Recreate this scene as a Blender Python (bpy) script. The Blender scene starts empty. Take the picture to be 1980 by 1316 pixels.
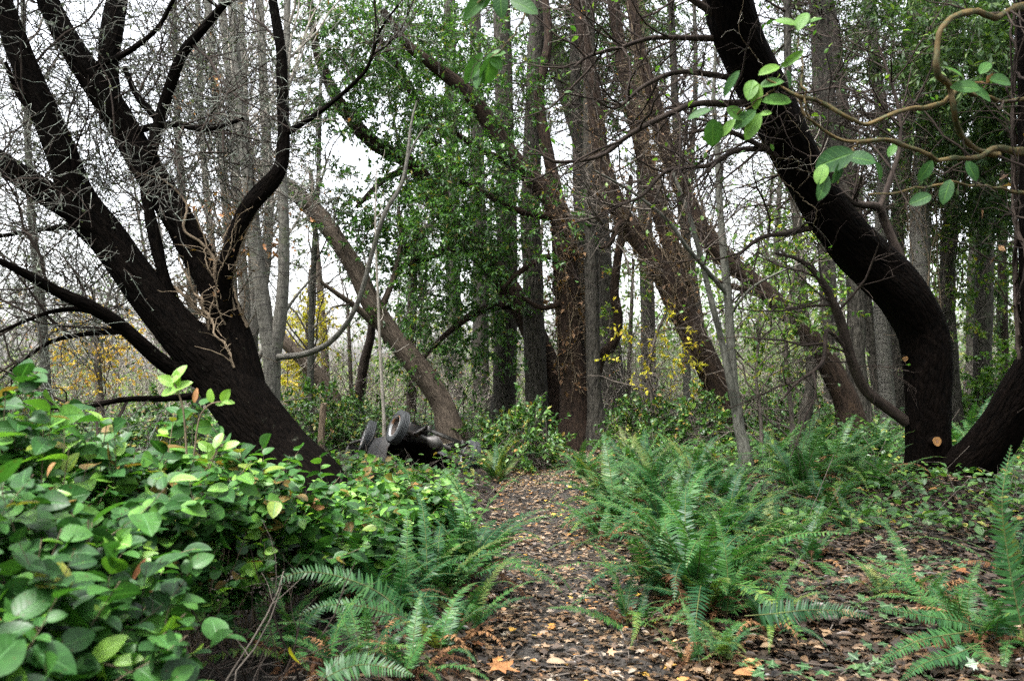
import bpy, math
import numpy as np

# ---------------------------------------------------------------- camera, sky, sun, exposure
W0, H0, F, CX, CY = 1980.0, 1316.0, 1650.0, 990.0, 658.0
HORIZON = 720.0
CAM_H = 1.5
PITCH = math.atan((HORIZON - CY) / F)
S = bpy.context.scene
C = S.collection
cam_d = bpy.data.cameras.new("camera")
cam_d.sensor_width = 36.0
cam_d.lens = 36.0 * F / W0
cam_d.clip_start = 0.05
cam_d.clip_end = 2000
cam_d.dof.use_dof = True
cam_d.dof.focus_distance = 9.0
cam_d.dof.aperture_fstop = 3.6
cam = bpy.data.objects.new("camera", cam_d)
C.objects.link(cam)
cam.location = (0, 0, CAM_H)
cam.rotation_euler = (math.pi / 2 + PITCH, 0, 0)
S.camera = cam

SUN_EL, SUN_AZ = 66.0, 225.0         # overcast: a broad weak sun high behind the camera to the left
w = bpy.data.worlds.new("World")
S.world = w
w.use_nodes = True
nt = w.node_tree
nt.nodes.clear()
sky = nt.nodes.new("ShaderNodeTexSky")
sky.sky_type = 'NISHITA'
sky.sun_disc = False
sky.sun_elevation = math.radians(SUN_EL)
sky.sun_rotation = math.radians(SUN_AZ)
sky.dust_density = 4.0
hs = nt.nodes.new("ShaderNodeHueSaturation")     # cloud cover takes the blue out of the sky
hs.inputs['Saturation'].default_value = 0.22
hs.inputs['Value'].default_value = 2.0
bg = nt.nodes.new("ShaderNodeBackground")
bg.inputs['Strength'].default_value = 0.09
wo = nt.nodes.new("ShaderNodeOutputWorld")
nt.links.new(sky.outputs['Color'], hs.inputs['Color'])
nt.links.new(hs.outputs['Color'], bg.inputs['Color'])
nt.links.new(bg.outputs['Background'], wo.inputs['Surface'])

sd = bpy.data.lights.new("sun", 'SUN')
sd.energy = 1.5
sd.angle = math.radians(11)
sd.color = (1.0, 0.97, 0.93)
so = bpy.data.objects.new("sun", sd)
C.objects.link(so)
so.rotation_euler = (math.radians(90 - SUN_EL), 0, math.radians(180 - SUN_AZ))

vs = S.view_settings
vs.view_transform = 'Standard'
vs.look = 'None'
vs.gamma = 1.0
vs.use_curve_mapping = False
vs.exposure = 2.3
S.render.engine = 'CYCLES'
cy = S.cycles
cy.max_bounces = 5
cy.diffuse_bounces = 3
cy.glossy_bounces = 2
cy.transmission_bounces = 3
cy.transparent_max_bounces = 4
cy.use_denoising = False
cy.caustics_reflective = False
cy.caustics_refractive = False

# ---------------------------------------------------------------- helpers
sp_, cp_ = math.sin(PITCH), math.cos(PITCH)


def P(px, py, d):
    """a pixel of the photo and a depth (metres along the view axis) -> a point of the place"""
    x = (px - CX) / F * d
    up = (CY - py) / F * d
    return np.array([x, d * cp_ - up * sp_, CAM_H + d * sp_ + up * cp_])


def sm(t):
    t = np.clip(t, 0, 1)
    return t * t * (3 - 2 * t)


PATH_Y = np.array([-6., 0, 4.15, 5.75, 7.7, 10.3, 12.7, 15.0, 16.8, 19.0, 24.0])
PATH_X = np.array([0.3, .3, .33, .40, .37, .30, .42, .85, 1.7, 3.4, 8.0])


def path_x(y):
    return np.interp(y, PATH_Y, PATH_X)


_wr = np.random.default_rng(11)
_WK = _wr.normal(0, 1, (14, 2)) * np.array([[2.2]] * 7 + [[7.5]] * 7)
_WP = _wr.uniform(0, 6.28, 14)
_WA = np.array([.022] * 7 + [.006] * 7)


def ground_z(x, y):
    x = np.asarray(x, float)
    y = np.asarray(y, float)
    s = x - path_x(y)
    near = 1 - sm((y - 8) / 6)
    z = (0.05 + 0.11 * near) * sm((-s - 0.50) / 0.30)
    z = z + (0.07 + 0.06 * near) * sm((s - .5) / 1.3) + 0.10 * sm((s - 2.0) / 3.0)
    z = z - 0.03 * (1 - sm((abs(s) - .2) / .4))
    z = z - 0.24 * np.exp(-(((x + 1.7) / 2.2) ** 2 + ((y - 13.6) / 2.4) ** 2))
    z = z + 0.25 * np.sin(x * .09 + .4) * sm((y - 22) / 15)
    b = 0
    for k in range(14):
        b = b + _WA[k] * np.sin(_WK[k, 0] * x + _WK[k, 1] * y + _WP[k])
    return z + b * (0.5 + 0.5 * sm((abs(s) - .4) / .5))


def nrm(v):
    return v / np.maximum(np.linalg.norm(v, axis=-1, keepdims=True), 1e-9)


class MB:
    """collects pieces (verts, faces, material slot, coordinate) and links them as ONE mesh object"""

    def __init__(s, *mats):
        s.mats = list(mats)
        s.V, s.F, s.M, s.A, s.n = [], [], [], [], 0

    def add(s, V, Fc, mat=0, A=None):
        V = np.asarray(V, np.float32).reshape(-1, 3)
        if len(V) == 0:
            return
        s.V.append(V)
        for f in (Fc if isinstance(Fc, list) else [Fc]):
            f = np.asarray(f, np.int32)
            if f.size == 0:
                continue
            s.F.append(f + s.n)
            s.M.append(np.full(len(f), mat, np.int32))
        s.A.append(np.zeros((len(V), 3), np.float32) if A is None else np.asarray(A, np.float32).reshape(-1, 3))
        s.n += len(V)

    def mesh(s, name, smooth=True):
        me = bpy.data.meshes.new(name)
        V = np.concatenate(s.V)
        me.vertices.add(len(V))
        me.vertices.foreach_set('co', V.ravel())
        lt = np.concatenate([np.full(len(f), f.shape[1], np.int32) for f in s.F])
        li = np.concatenate([f.ravel() for f in s.F])
        me.loops.add(len(li))
        me.loops.foreach_set('vertex_index', li)
        me.polygons.add(len(lt))
        ls = np.concatenate([[0], np.cumsum(lt)[:-1]]).astype(np.int32)
        me.polygons.foreach_set('loop_start', ls)
        me.polygons.foreach_set('loop_total', lt)
        me.polygons.foreach_set('material_index', np.concatenate(s.M))
        me.polygons.foreach_set('use_smooth', np.full(len(lt), smooth, bool))
        at = me.attributes.new('tex', 'FLOAT_VECTOR', 'POINT')
        at.data.foreach_set('vector', np.concatenate(s.A).ravel())
        for m in s.mats:
            me.materials.append(m)
        me.update(calc_edges=True)
        return me

    def build(s, name, parent=None, smooth=True, local=True):
        if not s.V:
            return None
        me = s.mesh(name, smooth)
        o = bpy.data.objects.new(name, me)
        C.objects.link(o)
        if parent is not None:
            o.parent = parent
            if local:
                p = parent
                off = np.zeros(3)
                while p is not None:
                    off += np.array(p.location)
                    p = p.parent
                o.location = tuple(-off)
        return o


def tag(o, label=None, cat=None, group=None, kind=None):
    if label:
        o['label'] = label
    if cat:
        o['category'] = cat
    if group:
        o['group'] = group
    if kind:
        o['kind'] = kind
    return o


def thing(name, loc, label, cat, group=None):
    if len(label.split()) > 16:
        print('LONG', label)
    o = bpy.data.objects.new(name, None)
    C.objects.link(o)
    o.location = tuple(float(v) for v in loc)
    o.empty_display_size = .2
    return tag(o, label, cat, group)


def spline(pts, K):
    """Catmull-Rom through pts (n,m), resampled to K points evenly along its length"""
    p = np.asarray(pts, float)
    if len(p) == 2:
        q = np.linspace(0, 1, 12)[:, None] * (p[1] - p[0]) + p[0]
    else:
        e = np.vstack([2 * p[0] - p[1], p, 2 * p[-1] - p[-2]])
        q = []
        t = np.linspace(0, 1, 12, endpoint=False)[:, None]
        for i in range(len(p) - 1):
            a, b, c, d = e[i:i + 4]
            q.append(.5 * ((2 * b) + (c - a) * t + (2 * a - 5 * b + 4 * c - d) * t ** 2 + (3 * b - a - 3 * c + d) * t ** 3))
        q = np.vstack(q + [p[-1:]])
    L = np.concatenate([[0], np.cumsum(np.linalg.norm(np.diff(q[:, :3], axis=0), axis=1))])
    u = np.linspace(0, L[-1], K)
    return np.stack([np.interp(u, L, q[:, j]) for j in range(q.shape[1])], 1)


def tubes(Pt, R, sides=4, rough=0.0, rng=None, stretch=.25):
    """Pt (N,K,3), R (N,K) -> verts, quads, bark coordinates"""
    N, K, _ = Pt.shape
    T = nrm(np.gradient(Pt, axis=1))
    ax = np.abs(T).max(axis=1).argmin(axis=1)
    ref = np.eye(3)[ax][:, None, :]
    n = nrm(np.cross(T, np.broadcast_to(ref, T.shape)))
    b = np.cross(T, n)
    th = np.linspace(0, 2 * math.pi, sides, endpoint=False)
    Ls = np.concatenate([np.zeros((N, 1)), np.cumsum(np.linalg.norm(np.diff(Pt, axis=1), axis=2), axis=1)], 1)
    RR = np.repeat(R[:, :, None], sides, 2)
    if rough > 0:
        rng = rng or np.random.default_rng(1)
        f = np.zeros_like(RR)
        for _ in range(16):
            m = rng.integers(1, 9)
            kk = rng.normal(0, 2.2 + m * .5)
            f += np.sin(m * th[None, None, :] + kk * Ls[:, :, None] / max(R.max() * 4, .05) + rng.uniform(0, 6.28)) / (1 + .35 * m)
        RR = RR * (1 + rough * f)
    V = Pt[:, :, None, :] + RR[..., None] * (np.cos(th)[None, None, :, None] * n[:, :, None, :] + np.sin(th)[None, None, :, None] * b[:, :, None, :])
    base = (np.arange(N)[:, None, None] * K + np.arange(K - 1)[None, :, None]) * sides
    j = np.arange(sides)[None, None, :]
    j2 = (j + 1) % sides
    Fq = np.stack([base + j, base + j2, base + sides + j2, base + sides + j], -1).reshape(-1, 4)
    off = np.linspace(0, 37, N)[:, None, None]
    A = np.stack([RR * np.cos(th) + off, RR * np.sin(th) + off * .3, np.repeat((Ls * stretch)[:, :, None], sides, 2) + off], -1)
    return V.reshape(-1, 3), Fq, A.reshape(-1, 3)


def grow(Pp, Rp, n, ln, ang, K=4, rr=.012, up=0., wig=.25, t=(.2, 1.), rng=None, rmin=.0015, bias=None):
    """n side shoots off the parents Pp (N,K,3)"""
    N, KK, _ = Pp.shape
    L = np.linalg.norm(np.diff(Pp, axis=1), axis=2).sum(1)
    i = rng.choice(N, n, p=L / L.sum())
    tt = rng.uniform(t[0], t[1], n) * (KK - 1)
    k = np.minimum(tt.astype(int), KK - 2)
    fr = (tt - k)[:, None]
    pos = Pp[i, k] * (1 - fr) + Pp[i, k + 1] * fr
    rad = Rp[i, k] * (1 - fr[:, 0]) + Rp[i, k + 1] * fr[:, 0]
    tan = nrm(Pp[i, k + 1] - Pp[i, k])
    per = nrm(np.cross(tan, rng.normal(0, 1, (n, 3))))
    a = np.radians(rng.uniform(ang[0], ang[1], n))[:, None]
    d = tan * np.cos(a) + per * np.sin(a)
    if bias is not None:
        d = nrm(d + np.asarray(bias))
    l = rng.uniform(ln[0], ln[1], n)
    pts = [pos]
    for q in range(K - 1):
        d = nrm(d + rng.normal(0, wig, (n, 3)) + np.array([0, 0, up]))
        pts.append(pts[-1] + d * (l / (K - 1))[:, None])
    r0 = np.maximum(np.minimum(rad * .7, rr * l + rmin), rmin)
    R = r0[:, None] * np.linspace(1, .35, K)[None, :]
    return np.stack(pts, 1), np.maximum(R, rmin * .8)


# leaf templates: columns x (across), y (along), z (lift); faces; uv
def leaf_template(rows, pw=.62, fold=.16, curl=.18, width=.5, tip=.0, ex=.8):
    V, U = [], []
    for r in range(rows):
        v = r / (rows - 1)
        hw = width * .5 * (math.sin(math.pi * v ** pw) ** ex if 0 < v < 1 else 0)
        if tip and v > .8:
            hw *= 1 - tip * (v - .8) / .2
        for c in (-1, 0, 1):
            V.append((c * hw, v, abs(c) * hw * fold * 2 - curl * v * v))
            U.append((c, v))
    Fc = []
    for r in range(rows - 1):
        for c in range(2):
            a = r * 3 + c
            Fc.append((a, a + 1, a + 4, a + 3))
    return np.array(V), [np.array(Fc)], np.array(U)


LEAF_HI = leaf_template(9, .78, .15, .20, .70, ex=.68)
LEAF_OVAL = leaf_template(10, .98, .13, .16, .58, ex=.62)
LEAF_LONG = leaf_template(7, .9, .12, .2, .36)
LEAF_MID = leaf_template(4, .85, .18, .10, .56)
LEAF_LO = (np.array([(0, 0, 0), (.27, .42, .07), (0, 1, -.12), (-.27, .42, .07)]),
           [np.array([(0, 1, 2), (0, 2, 3)])], np.array([(0, 0), (1, .42), (0, 1), (-1, .42)]))
LEAF_NAR = (np.array([(0, 0, 0), (.2, .5, .06), (0, 1, -.12), (-.2, .5, .06)]), LEAF_LO[1], LEAF_LO[2])
NEEDLE = (np.array([(0, 0, 0), (.13, .5, .01), (0, 1, -.08), (-.13, .5, .01)]),
          [np.array([(0, 1, 2, 3)])], np.array([(0, 0), (1, .5), (0, 1), (-1, .5)]))


def maple_template():
    out = [(0, 0)]
    for a, r in ((-150, .35), (-118, .62), (-92, .36), (-58, .9), (-32, .45), (-10, .8), (0, 1.0), (10, .8), (32, .45), (58, .9), (92, .36), (118, .62), (150, .35)):
        out.append((r * math.sin(math.radians(a)), .42 + r * .58 * math.cos(math.radians(a))))
    V = [(0, .42, .03)] + [(x, y, .10 * ((x * x + (y - .4) ** 2)) * (1 if i % 2 else -.6)) for i, (x, y) in enumerate(out)]
    n = len(out)
    Fc = [(0, 1 + i, 1 + (i + 1) % n) for i in range(n)]
    return np.array(V), [np.array(Fc)], np.array([(v[0], v[1]) for v in V])


MAPLE = maple_template()


def place(mb, tpl, pos, axis, up, scale, rnd, mat=0, wide=None):
    """one leaf of template tpl per row of pos"""
    pos, axis, up = np.atleast_2d(pos), np.atleast_2d(axis), np.atleast_2d(up)
    n = len(pos)
    if n == 0:
        return
    TV, TF, TU = tpl
    a = nrm(axis)
    s = nrm(np.cross(a, up))
    u = np.cross(s, a)
    sc = np.broadcast_to(np.asarray(scale, float), (n,))[:, None, None]
    wd = 1.0 if wide is None else np.broadcast_to(np.asarray(wide, float), (n,))[:, None, None]
    V = pos[:, None, :] + sc * (TV[None, :, 0:1] * wd * s[:, None, :] + TV[None, :, 1:2] * a[:, None, :] + TV[None, :, 2:3] * u[:, None, :])
    m = len(TV)
    Fs = [(np.arange(n)[:, None, None] * m + f[None]).reshape(-1, f.shape[1]) for f in TF]
    r = np.broadcast_to(np.asarray(rnd, float), (n,))
    A = np.concatenate([np.broadcast_to(TU[None], (n, m, 2)), np.broadcast_to(r[:, None, None], (n, m, 1))], 2)
    mb.add(V.reshape(-1, 3), Fs, mat, A.reshape(-1, 3))


def leaves_on(mb, Pt, n, size, rng, tpl=LEAF_LO, mat=1, droop=.2, t=(.2, 1.), upb=1.0, rl=0., rh=1.):
    N, K, _ = Pt.shape
    i = rng.integers(0, N, n)
    tt = rng.uniform(t[0], t[1], n) * (K - 1)
    k = np.minimum(tt.astype(int), K - 2)
    fr = (tt - k)[:, None]
    pos = Pt[i, k] * (1 - fr) + Pt[i, k + 1] * fr
    tan = nrm(Pt[i, k + 1] - Pt[i, k])
    ax = nrm(tan * .6 + rng.normal(0, .7, (n, 3)) + np.array([0, 0, -droop]))
    up = nrm(rng.normal(0, .55, (n, 3)) + np.array([0, 0, upb]))
    place(mb, tpl, pos, ax, up, rng.uniform(size[0], size[1], n), rng.uniform(rl, rh, n), mat)


def blob(rng, cen, rad, n, shell=.45):
    d = nrm(rng.normal(0, 1, (n, 3)))
    r = (shell + (1 - shell) * rng.uniform(0, 1, n)) ** .6
    return np.asarray(cen) + d * r[:, None] * np.asarray(rad), d


def sprays(rng, cen, rad, n, ln, droop=.15, K=3, r0=.004, shell=.3):
    """n short shoots spread through an ellipsoid, pointing outward and sagging"""
    pos, d = blob(rng, cen, rad, n, shell)
    d = nrm(d * .8 + rng.normal(0, .6, (n, 3)))
    l = rng.uniform(ln[0], ln[1], n)
    pts = [pos]
    for q in range(K - 1):
        d = nrm(d + rng.normal(0, .2, (n, 3)) + np.array([0, 0, -droop]))
        pts.append(pts[-1] + d * (l / (K - 1))[:, None])
    return np.stack(pts, 1), np.repeat((r0 * np.linspace(1, .4, K))[None], n, 0)


# ---------------------------------------------------------------- materials
def mat(name):
    m = bpy.data.materials.new(name)
    m.use_nodes = True
    t = m.node_tree
    t.nodes.clear()
    o = t.nodes.new("ShaderNodeOutputMaterial")
    return m, t, o


def N(t, ty, **kw):
    n = t.nodes.new(ty)
    for k, v in kw.items():
        if k in n.inputs.keys():
            n.inputs[k].default_value = v
        else:
            setattr(n, k, v)
    return n


def ramp(t, fac, stops, interp='LINEAR'):
    r = t.nodes.new("ShaderNodeValToRGB")
    r.color_ramp.interpolation = interp
    e = r.color_ramp.elements
    while len(e) < len(stops):
        e.new(.5)
    for q, (p, c) in zip(e, stops):
        q.position = p
        q.color = (*c, 1)
    t.links.new(fac, r.inputs['Fac'])
    return r.outputs['Color']


def mix(t, fac, a, b, ty='MIX'):
    n = t.nodes.new("ShaderNodeMix")
    n.data_type = 'RGBA'
    n.blend_type = ty
    for s, v in ((0, fac), (6, a), (7, b)):
        if hasattr(v, 'is_linked'):
            t.links.new(v, n.inputs[s])
        elif s == 0:
            n.inputs[s].default_value = v
        else:
            n.inputs[s].default_value = (*v, 1)
    return n.outputs[2]


def bark(name, dark, light, scale=30, patch=None, patch_scale=2.0, patch_at=.55, bump=.6, rough=.85, bdist=.02, rings=None, spec=.12):
    m, t, o = mat(name)
    at = N(t, "ShaderNodeAttribute", attribute_name='tex')
    n1 = N(t, "ShaderNodeTexNoise", Scale=scale, Detail=7.0, Roughness=.65)
    t.links.new(at.outputs['Vector'], n1.inputs['Vector'])
    col = ramp(t, n1.outputs['Fac'], [(.34, dark), (.68, light)])
    geo = N(t, "ShaderNodeNewGeometry")
    if rings:
        wv = N(t, "ShaderNodeTexNoise", Scale=1.0, Detail=3.0)
        mp = N(t, "ShaderNodeMapping")
        mp.inputs['Scale'].default_value = (3, 3, 160)
        t.links.new(at.outputs['Vector'], mp.inputs['Vector'])
        t.links.new(mp.outputs['Vector'], wv.inputs['Vector'])
        f = ramp(t, wv.outputs['Fac'], [(.55, (0, 0, 0)), (.66, (1, 1, 1))])
        col = mix(t, f, col, rings)
    if patch:
        n2 = N(t, "ShaderNodeTexNoise", Scale=patch_scale, Detail=6.0, Roughness=.7)
        t.links.new(geo.outputs['Position'], n2.inputs['Vector'])
        f = ramp(t, n2.outputs['Fac'], [(patch_at, (0, 0, 0)), (patch_at + .1, (1, 1, 1))])
        col = mix(t, f, col, patch)
    p = N(t, "ShaderNodeBsdfPrincipled", Roughness=rough)
    p.inputs['Specular IOR Level'].default_value = spec
    t.links.new(col, p.inputs['Base Color'])
    v = N(t, "ShaderNodeTexVoronoi", Scale=scale * .8, feature='DISTANCE_TO_EDGE')
    t.links.new(at.outputs['Vector'], v.inputs['Vector'])
    ad = N(t, "ShaderNodeMath", operation='ADD')
    t.links.new(n1.outputs['Fac'], ad.inputs[0])
    t.links.new(v.outputs['Distance'], ad.inputs[1])
    b = N(t, "ShaderNodeBump", Strength=bump, Distance=bdist)
    t.links.new(ad.outputs[0], b.inputs['Height'])
    t.links.new(b.outputs['Normal'], p.inputs['Normal'])
    t.links.new(p.outputs[0], o.inputs['Surface'])
    return m


def leafm(name, pal, rough=.42, tl=.25, veins=None, spec=.5, under=None, interp='LINEAR', spots=None):
    m, t, o = mat(name)
    at = N(t, "ShaderNodeAttribute", attribute_name='tex')
    sx = N(t, "ShaderNodeSeparateXYZ")
    t.links.new(at.outputs['Vector'], sx.inputs[0])
    col = ramp(t, sx.outputs['Z'], pal, interp)
    geo = N(t, "ShaderNodeNewGeometry")
    n2 = N(t, "ShaderNodeTexNoise", Scale=40.0, Detail=3.0)
    t.links.new(geo.outputs['Position'], n2.inputs['Vector'])
    sh = ramp(t, n2.outputs['Fac'], [(.3, (.72, .72, .72)), (.7, (1.15, 1.15, 1.1))])
    col = mix(t, 1.0, col, sh, 'MULTIPLY')
    if spots:
        n3 = N(t, "ShaderNodeTexNoise", Scale=90.0, Detail=2.0)
        t.links.new(geo.outputs['Position'], n3.inputs['Vector'])
        f = ramp(t, n3.outputs['Fac'], [(.66, (0, 0, 0)), (.72, (1, 1, 1))])
        col = mix(t, f, col, spots)
    nor = None
    if veins:
        ab = N(t, "ShaderNodeMath", operation='ABSOLUTE')
        t.links.new(sx.outputs['X'], ab.inputs[0])
        k = N(t, "ShaderNodeMath", operation='MULTIPLY_ADD')
        k.inputs[1].default_value = -.22
        t.links.new(ab.outputs[0], k.inputs[0])
        t.links.new(sx.outputs['Y'], k.inputs[2])
        w_ = N(t, "ShaderNodeMath", operation='MULTIPLY')
        w_.inputs[1].default_value = 44.0
        t.links.new(k.outputs[0], w_.inputs[0])
        si = N(t, "ShaderNodeMath", operation='SINE')
        t.links.new(w_.outputs[0], si.inputs[0])
        f1 = ramp(t, si.outputs[0], [(.86, (0, 0, 0)), (1.0, (.45, .45, .45))])
        f2 = ramp(t, ab.outputs[0], [(.03, (1, 1, 1)), (.10, (0, 0, 0))])
        f = mix(t, 1.0, f1, f2, 'LIGHTEN')
        col = mix(t, f, col, veins)
        b = N(t, "ShaderNodeBump", Strength=.35, Distance=.004, invert=True)
        t.links.new(f, b.inputs['Height'])
        nor = b.outputs['Normal']
    if under:
        col = mix(t, geo.outputs['Backfacing'], col, under)
    p = N(t, "ShaderNodeBsdfPrincipled", Roughness=rough)
    p.inputs['Specular IOR Level'].default_value = spec
    t.links.new(col, p.inputs['Base Color'])
    if nor:
        t.links.new(nor, p.inputs['Normal'])
    if tl > 0:
        tr = N(t, "ShaderNodeBsdfTranslucent")
        c2 = mix(t, 1.0, col, (1.3, 1.45, .6), 'MULTIPLY')
        t.links.new(c2, tr.inputs['Color'])
        mx = N(t, "ShaderNodeMixShader")
        mx.inputs[0].default_value = tl
        t.links.new(p.outputs[0], mx.inputs[1])
        t.links.new(tr.outputs[0], mx.inputs[2])
        t.links.new(mx.outputs[0], o.inputs['Surface'])
    else:
        t.links.new(p.outputs[0], o.inputs['Surface'])
    return m


def plain(name, c1, c2, scale=8., rough=.6, metal=0., bump=.2, c3=None):
    m, t, o = mat(name)
    tc = N(t, "ShaderNodeTexCoord")
    n1 = N(t, "ShaderNodeTexNoise", Scale=scale, Detail=6.0, Roughness=.65)
    t.links.new(tc.outputs['Object'], n1.inputs['Vector'])
    col = ramp(t, n1.outputs['Fac'], [(.35, c1), (.65, c2)])
    if c3:
        n2 = N(t, "ShaderNodeTexNoise", Scale=scale * .35, Detail=5.0, Roughness=.7)
        t.links.new(tc.outputs['Object'], n2.inputs['Vector'])
        f = ramp(t, n2.outputs['Fac'], [(.52, (0, 0, 0)), (.6, (1, 1, 1))])
        col = mix(t, f, col, c3)
    p = N(t, "ShaderNodeBsdfPrincipled", Roughness=rough, Metallic=metal)
    t.links.new(col, p.inputs['Base Color'])
    b = N(t, "ShaderNodeBump", Strength=bump, Distance=.01)
    t.links.new(n1.outputs['Fac'], b.inputs['Height'])
    t.links.new(b.outputs['Normal'], p.inputs['Normal'])
    t.links.new(p.outputs[0], o.inputs['Surface'])
    return m


def soil(name, c1, c2, c3, big=1.2, fine=45.):
    m, t, o = mat(name)
    geo = N(t, "ShaderNodeNewGeometry")
    a = N(t, "ShaderNodeTexNoise", Scale=big, Detail=8.0, Roughness=.65)
    b_ = N(t, "ShaderNodeTexNoise", Scale=fine, Detail=6.0, Roughness=.7)
    v = N(t, "ShaderNodeTexVoronoi", Scale=fine * .7)
    for q in (a, b_, v):
        t.links.new(geo.outputs['Position'], q.inputs['Vector'])
    col = ramp(t, a.outputs['Fac'], [(.35, c1), (.65, c2)])
    f = ramp(t, b_.outputs['Fac'], [(.52, (0, 0, 0)), (.72, (1, 1, 1))])
    col = mix(t, f, col, c3)
    p = N(t, "ShaderNodeBsdfPrincipled", Roughness=.9)
    p.inputs['Specular IOR Level'].default_value = .3
    t.links.new(col, p.inputs['Base Color'])
    ad = N(t, "ShaderNodeMath", operation='ADD')
    t.links.new(b_.outputs['Fac'], ad.inputs[0])
    t.links.new(v.outputs['Distance'], ad.inputs[1])
    b = N(t, "ShaderNodeBump", Strength=.9, Distance=.03)
    t.links.new(ad.outputs[0], b.inputs['Height'])
    t.links.new(b.outputs['Normal'], p.inputs['Normal'])
    t.links.new(p.outputs[0], o.inputs['Surface'])
    return m


M = {}
M['dark'] = bark('dark_bark', (.0006, .0005, .0005), (.0052, .0034, .0026), 26, (.018, .012, .009), 7.0, .66, bump=1.0, bdist=.04, spec=.03)
M['lichen_bark'] = bark('lichen_bark', (.001, .0008, .0007), (.0056, .004, .003), 30, (.05, .055, .04), 6.5, .64, bump=1.0, bdist=.04, spec=.03)
M['madrone'] = bark('madrone_bark', (.008, .0058, .0045), (.046, .030, .021), 26, (.075, .048, .03), 3.2, .62, bump=.8)
M['leaning'] = bark('grey_brown_bark', (.03, .023, .018), (.12, .095, .072), 30, (.10, .10, .06), 2.0, .6)
M['alder'] = bark('alder_bark', (.06, .057, .05), (.19, .18, .155), 40, (.10, .11, .07), 3.0, .6, bump=.35, rings=(.06, .055, .05))
M['fir'] = bark('fir_bark', (.012, .011, .0095), (.080, .073, .060), 24, (.06, .066, .046), 2.5, .6, bump=1.0, bdist=.03)
M['sapling'] = bark('sapling_bark', (.04, .04, .034), (.12, .12, .10), 40, (.09, .1, .06), 4.0, .6, bump=.3)
M['twig'] = bark('twig_bark', (.05, .042, .036), (.14, .12, .10), 20, bump=.2)
M['twig_dark'] = bark('dark_twig_bark', (.015, .011, .010), (.05, .038, .03), 20, bump=.2)
M['twig_lichen'] = bark('lichen_twig_bark', (.05, .046, .04), (.15, .15, .13), 20, (.22, .25, .21), 6.0, .5, bump=.2)
M['twig_pale'] = bark('pale_twig_bark', (.18, .16, .135), (.36, .33, .28), 20, bump=.2)
M['vine'] = bark('vine_bark', (.075, .056, .038), (.22, .17, .115), 30, bump=.4)
M['peel'] = bark('peeling_bark', (.036, .026, .012), (.13, .092, .036), 16, (.050, .055, .026), 16.0, .50, bump=.5, rough=.65)
M['salal'] = leafm('salal_leaf', [(0, (.009, .032, .009)), (.40, (.022, .078, .016)), (.70, (.050, .145, .024)), (.90, (.12, .26, .035)), (.95, (.18, .17, .028)), (.98, (.14, .055, .025)), (1, (.08, .04, .02))], .42, .27, (.05, .14, .035), .28, spots=(.05, .045, .012))
M['young'] = leafm('young_leaf', [(0, (.10, .24, .035)), (1, (.22, .40, .06))], .4, .35, (.28, .45, .12), .5)
M['madrone_leaf'] = leafm('madrone_leaf', [(0, (.020, .060, .022)), (.5, (.045, .125, .022)), (1, (.11, .22, .03))], .5, .3, (.065, .15, .03), .22, under=(.11, .155, .12))
M['evergreen'] = leafm('evergreen_leaf', [(0, (.020, .055, .018)), (.6, (.050, .125, .030)), (.93, (.11, .22, .040)), (1, (.18, .14, .03))], .36, .36, None, .4)
M['needle'] = leafm('fir_needle', [(0, (.020, .046, .016)), (.7, (.045, .088, .028)), (1, (.10, .15, .04))], .55, .3, None, .25)
M['bright'] = leafm('bright_leaf', [(0, (.04, .11, .025)), (.6, (.09, .20, .035)), (1, (.20, .30, .05))], .4, .35, None, .45)
M['yellow'] = leafm('yellow_leaf', [(0, (.28, .28, .03)), (.6, (.50, .43, .04)), (1, (.56, .40, .05))], .5, .4, None, .3)
M['orange'] = leafm('orange_leaf', [(0, (.32, .15, .03)), (.4, (.45, .28, .04)), (1, (.52, .40, .05))], .5, .4, None, .3)
M['dry_vine'] = leafm('dry_vine_leaf', [(0, (.06, .032, .018)), (.6, (.14, .075, .036)), (1, (.30, .17, .08))], .6, .25, None, .3)
M['lichen'] = leafm('lichen_tuft', [(0, (.07, .08, .06)), (1, (.20, .23, .18))], .9, .15, None, .1)
M['understory'] = leafm('understory_leaf', [(0, (.045, .10, .02)), (.6, (.09, .18, .03)), (.9, (.22, .27, .04)), (1, (.40, .32, .05))], .45, .4, None, .3)
M['dry'] = leafm('dry_leaf', [(0, (.16, .06, .025)), (.5, (.30, .13, .05)), (1, (.40, .22, .10))], .6, .25, None, .3)
M['cover'] = leafm('cover_leaf', [(0, (.025, .07, .018)), (.5, (.05, .125, .028)), (.86, (.11, .22, .04)), (.95, (.28, .26, .05)), (1, (.28, .14, .05))], .42, .28, None, .45)
M['ivy'] = leafm('ivy_leaf', [(0, (.015, .04, .016)), (.7, (.03, .08, .026)), (1, (.07, .13, .04))], .38, .15, (.09, .15, .07), .5)
M['fern'] = leafm('fern_blade', [(0, (.013, .055, .022)), (.5, (.028, .095, .028)), (.85, (.055, .145, .032)), (1, (.12, .19, .035))], .45, .30, None, .32)
M['fern_yellow'] = leafm('fern_yellow_blade', [(0, (.07, .12, .028)), (.6, (.15, .17, .04)), (1, (.24, .15, .045))], .5, .35, None, .3)
M['fern_dead'] = leafm('fern_dead_blade', [(0, (.045, .020, .010)), (.6, (.11, .050, .022)), (1, (.22, .12, .055))], .7, .15, None, .15)
M['litter'] = leafm('litter_leaf', [(0, (.011, .008, .006)), (.30, (.028, .019, .013)), (.52, (.060, .038, .024)), (.66, (.12, .072, .038)), (.80, (.20, .135, .082)), (.92, (.25, .21, .17)), (.96, (.34, .14, .035)), (1, (.44, .30, .05))], .40, .0, None, .45, spots=(.015, .011, .008))
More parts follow.
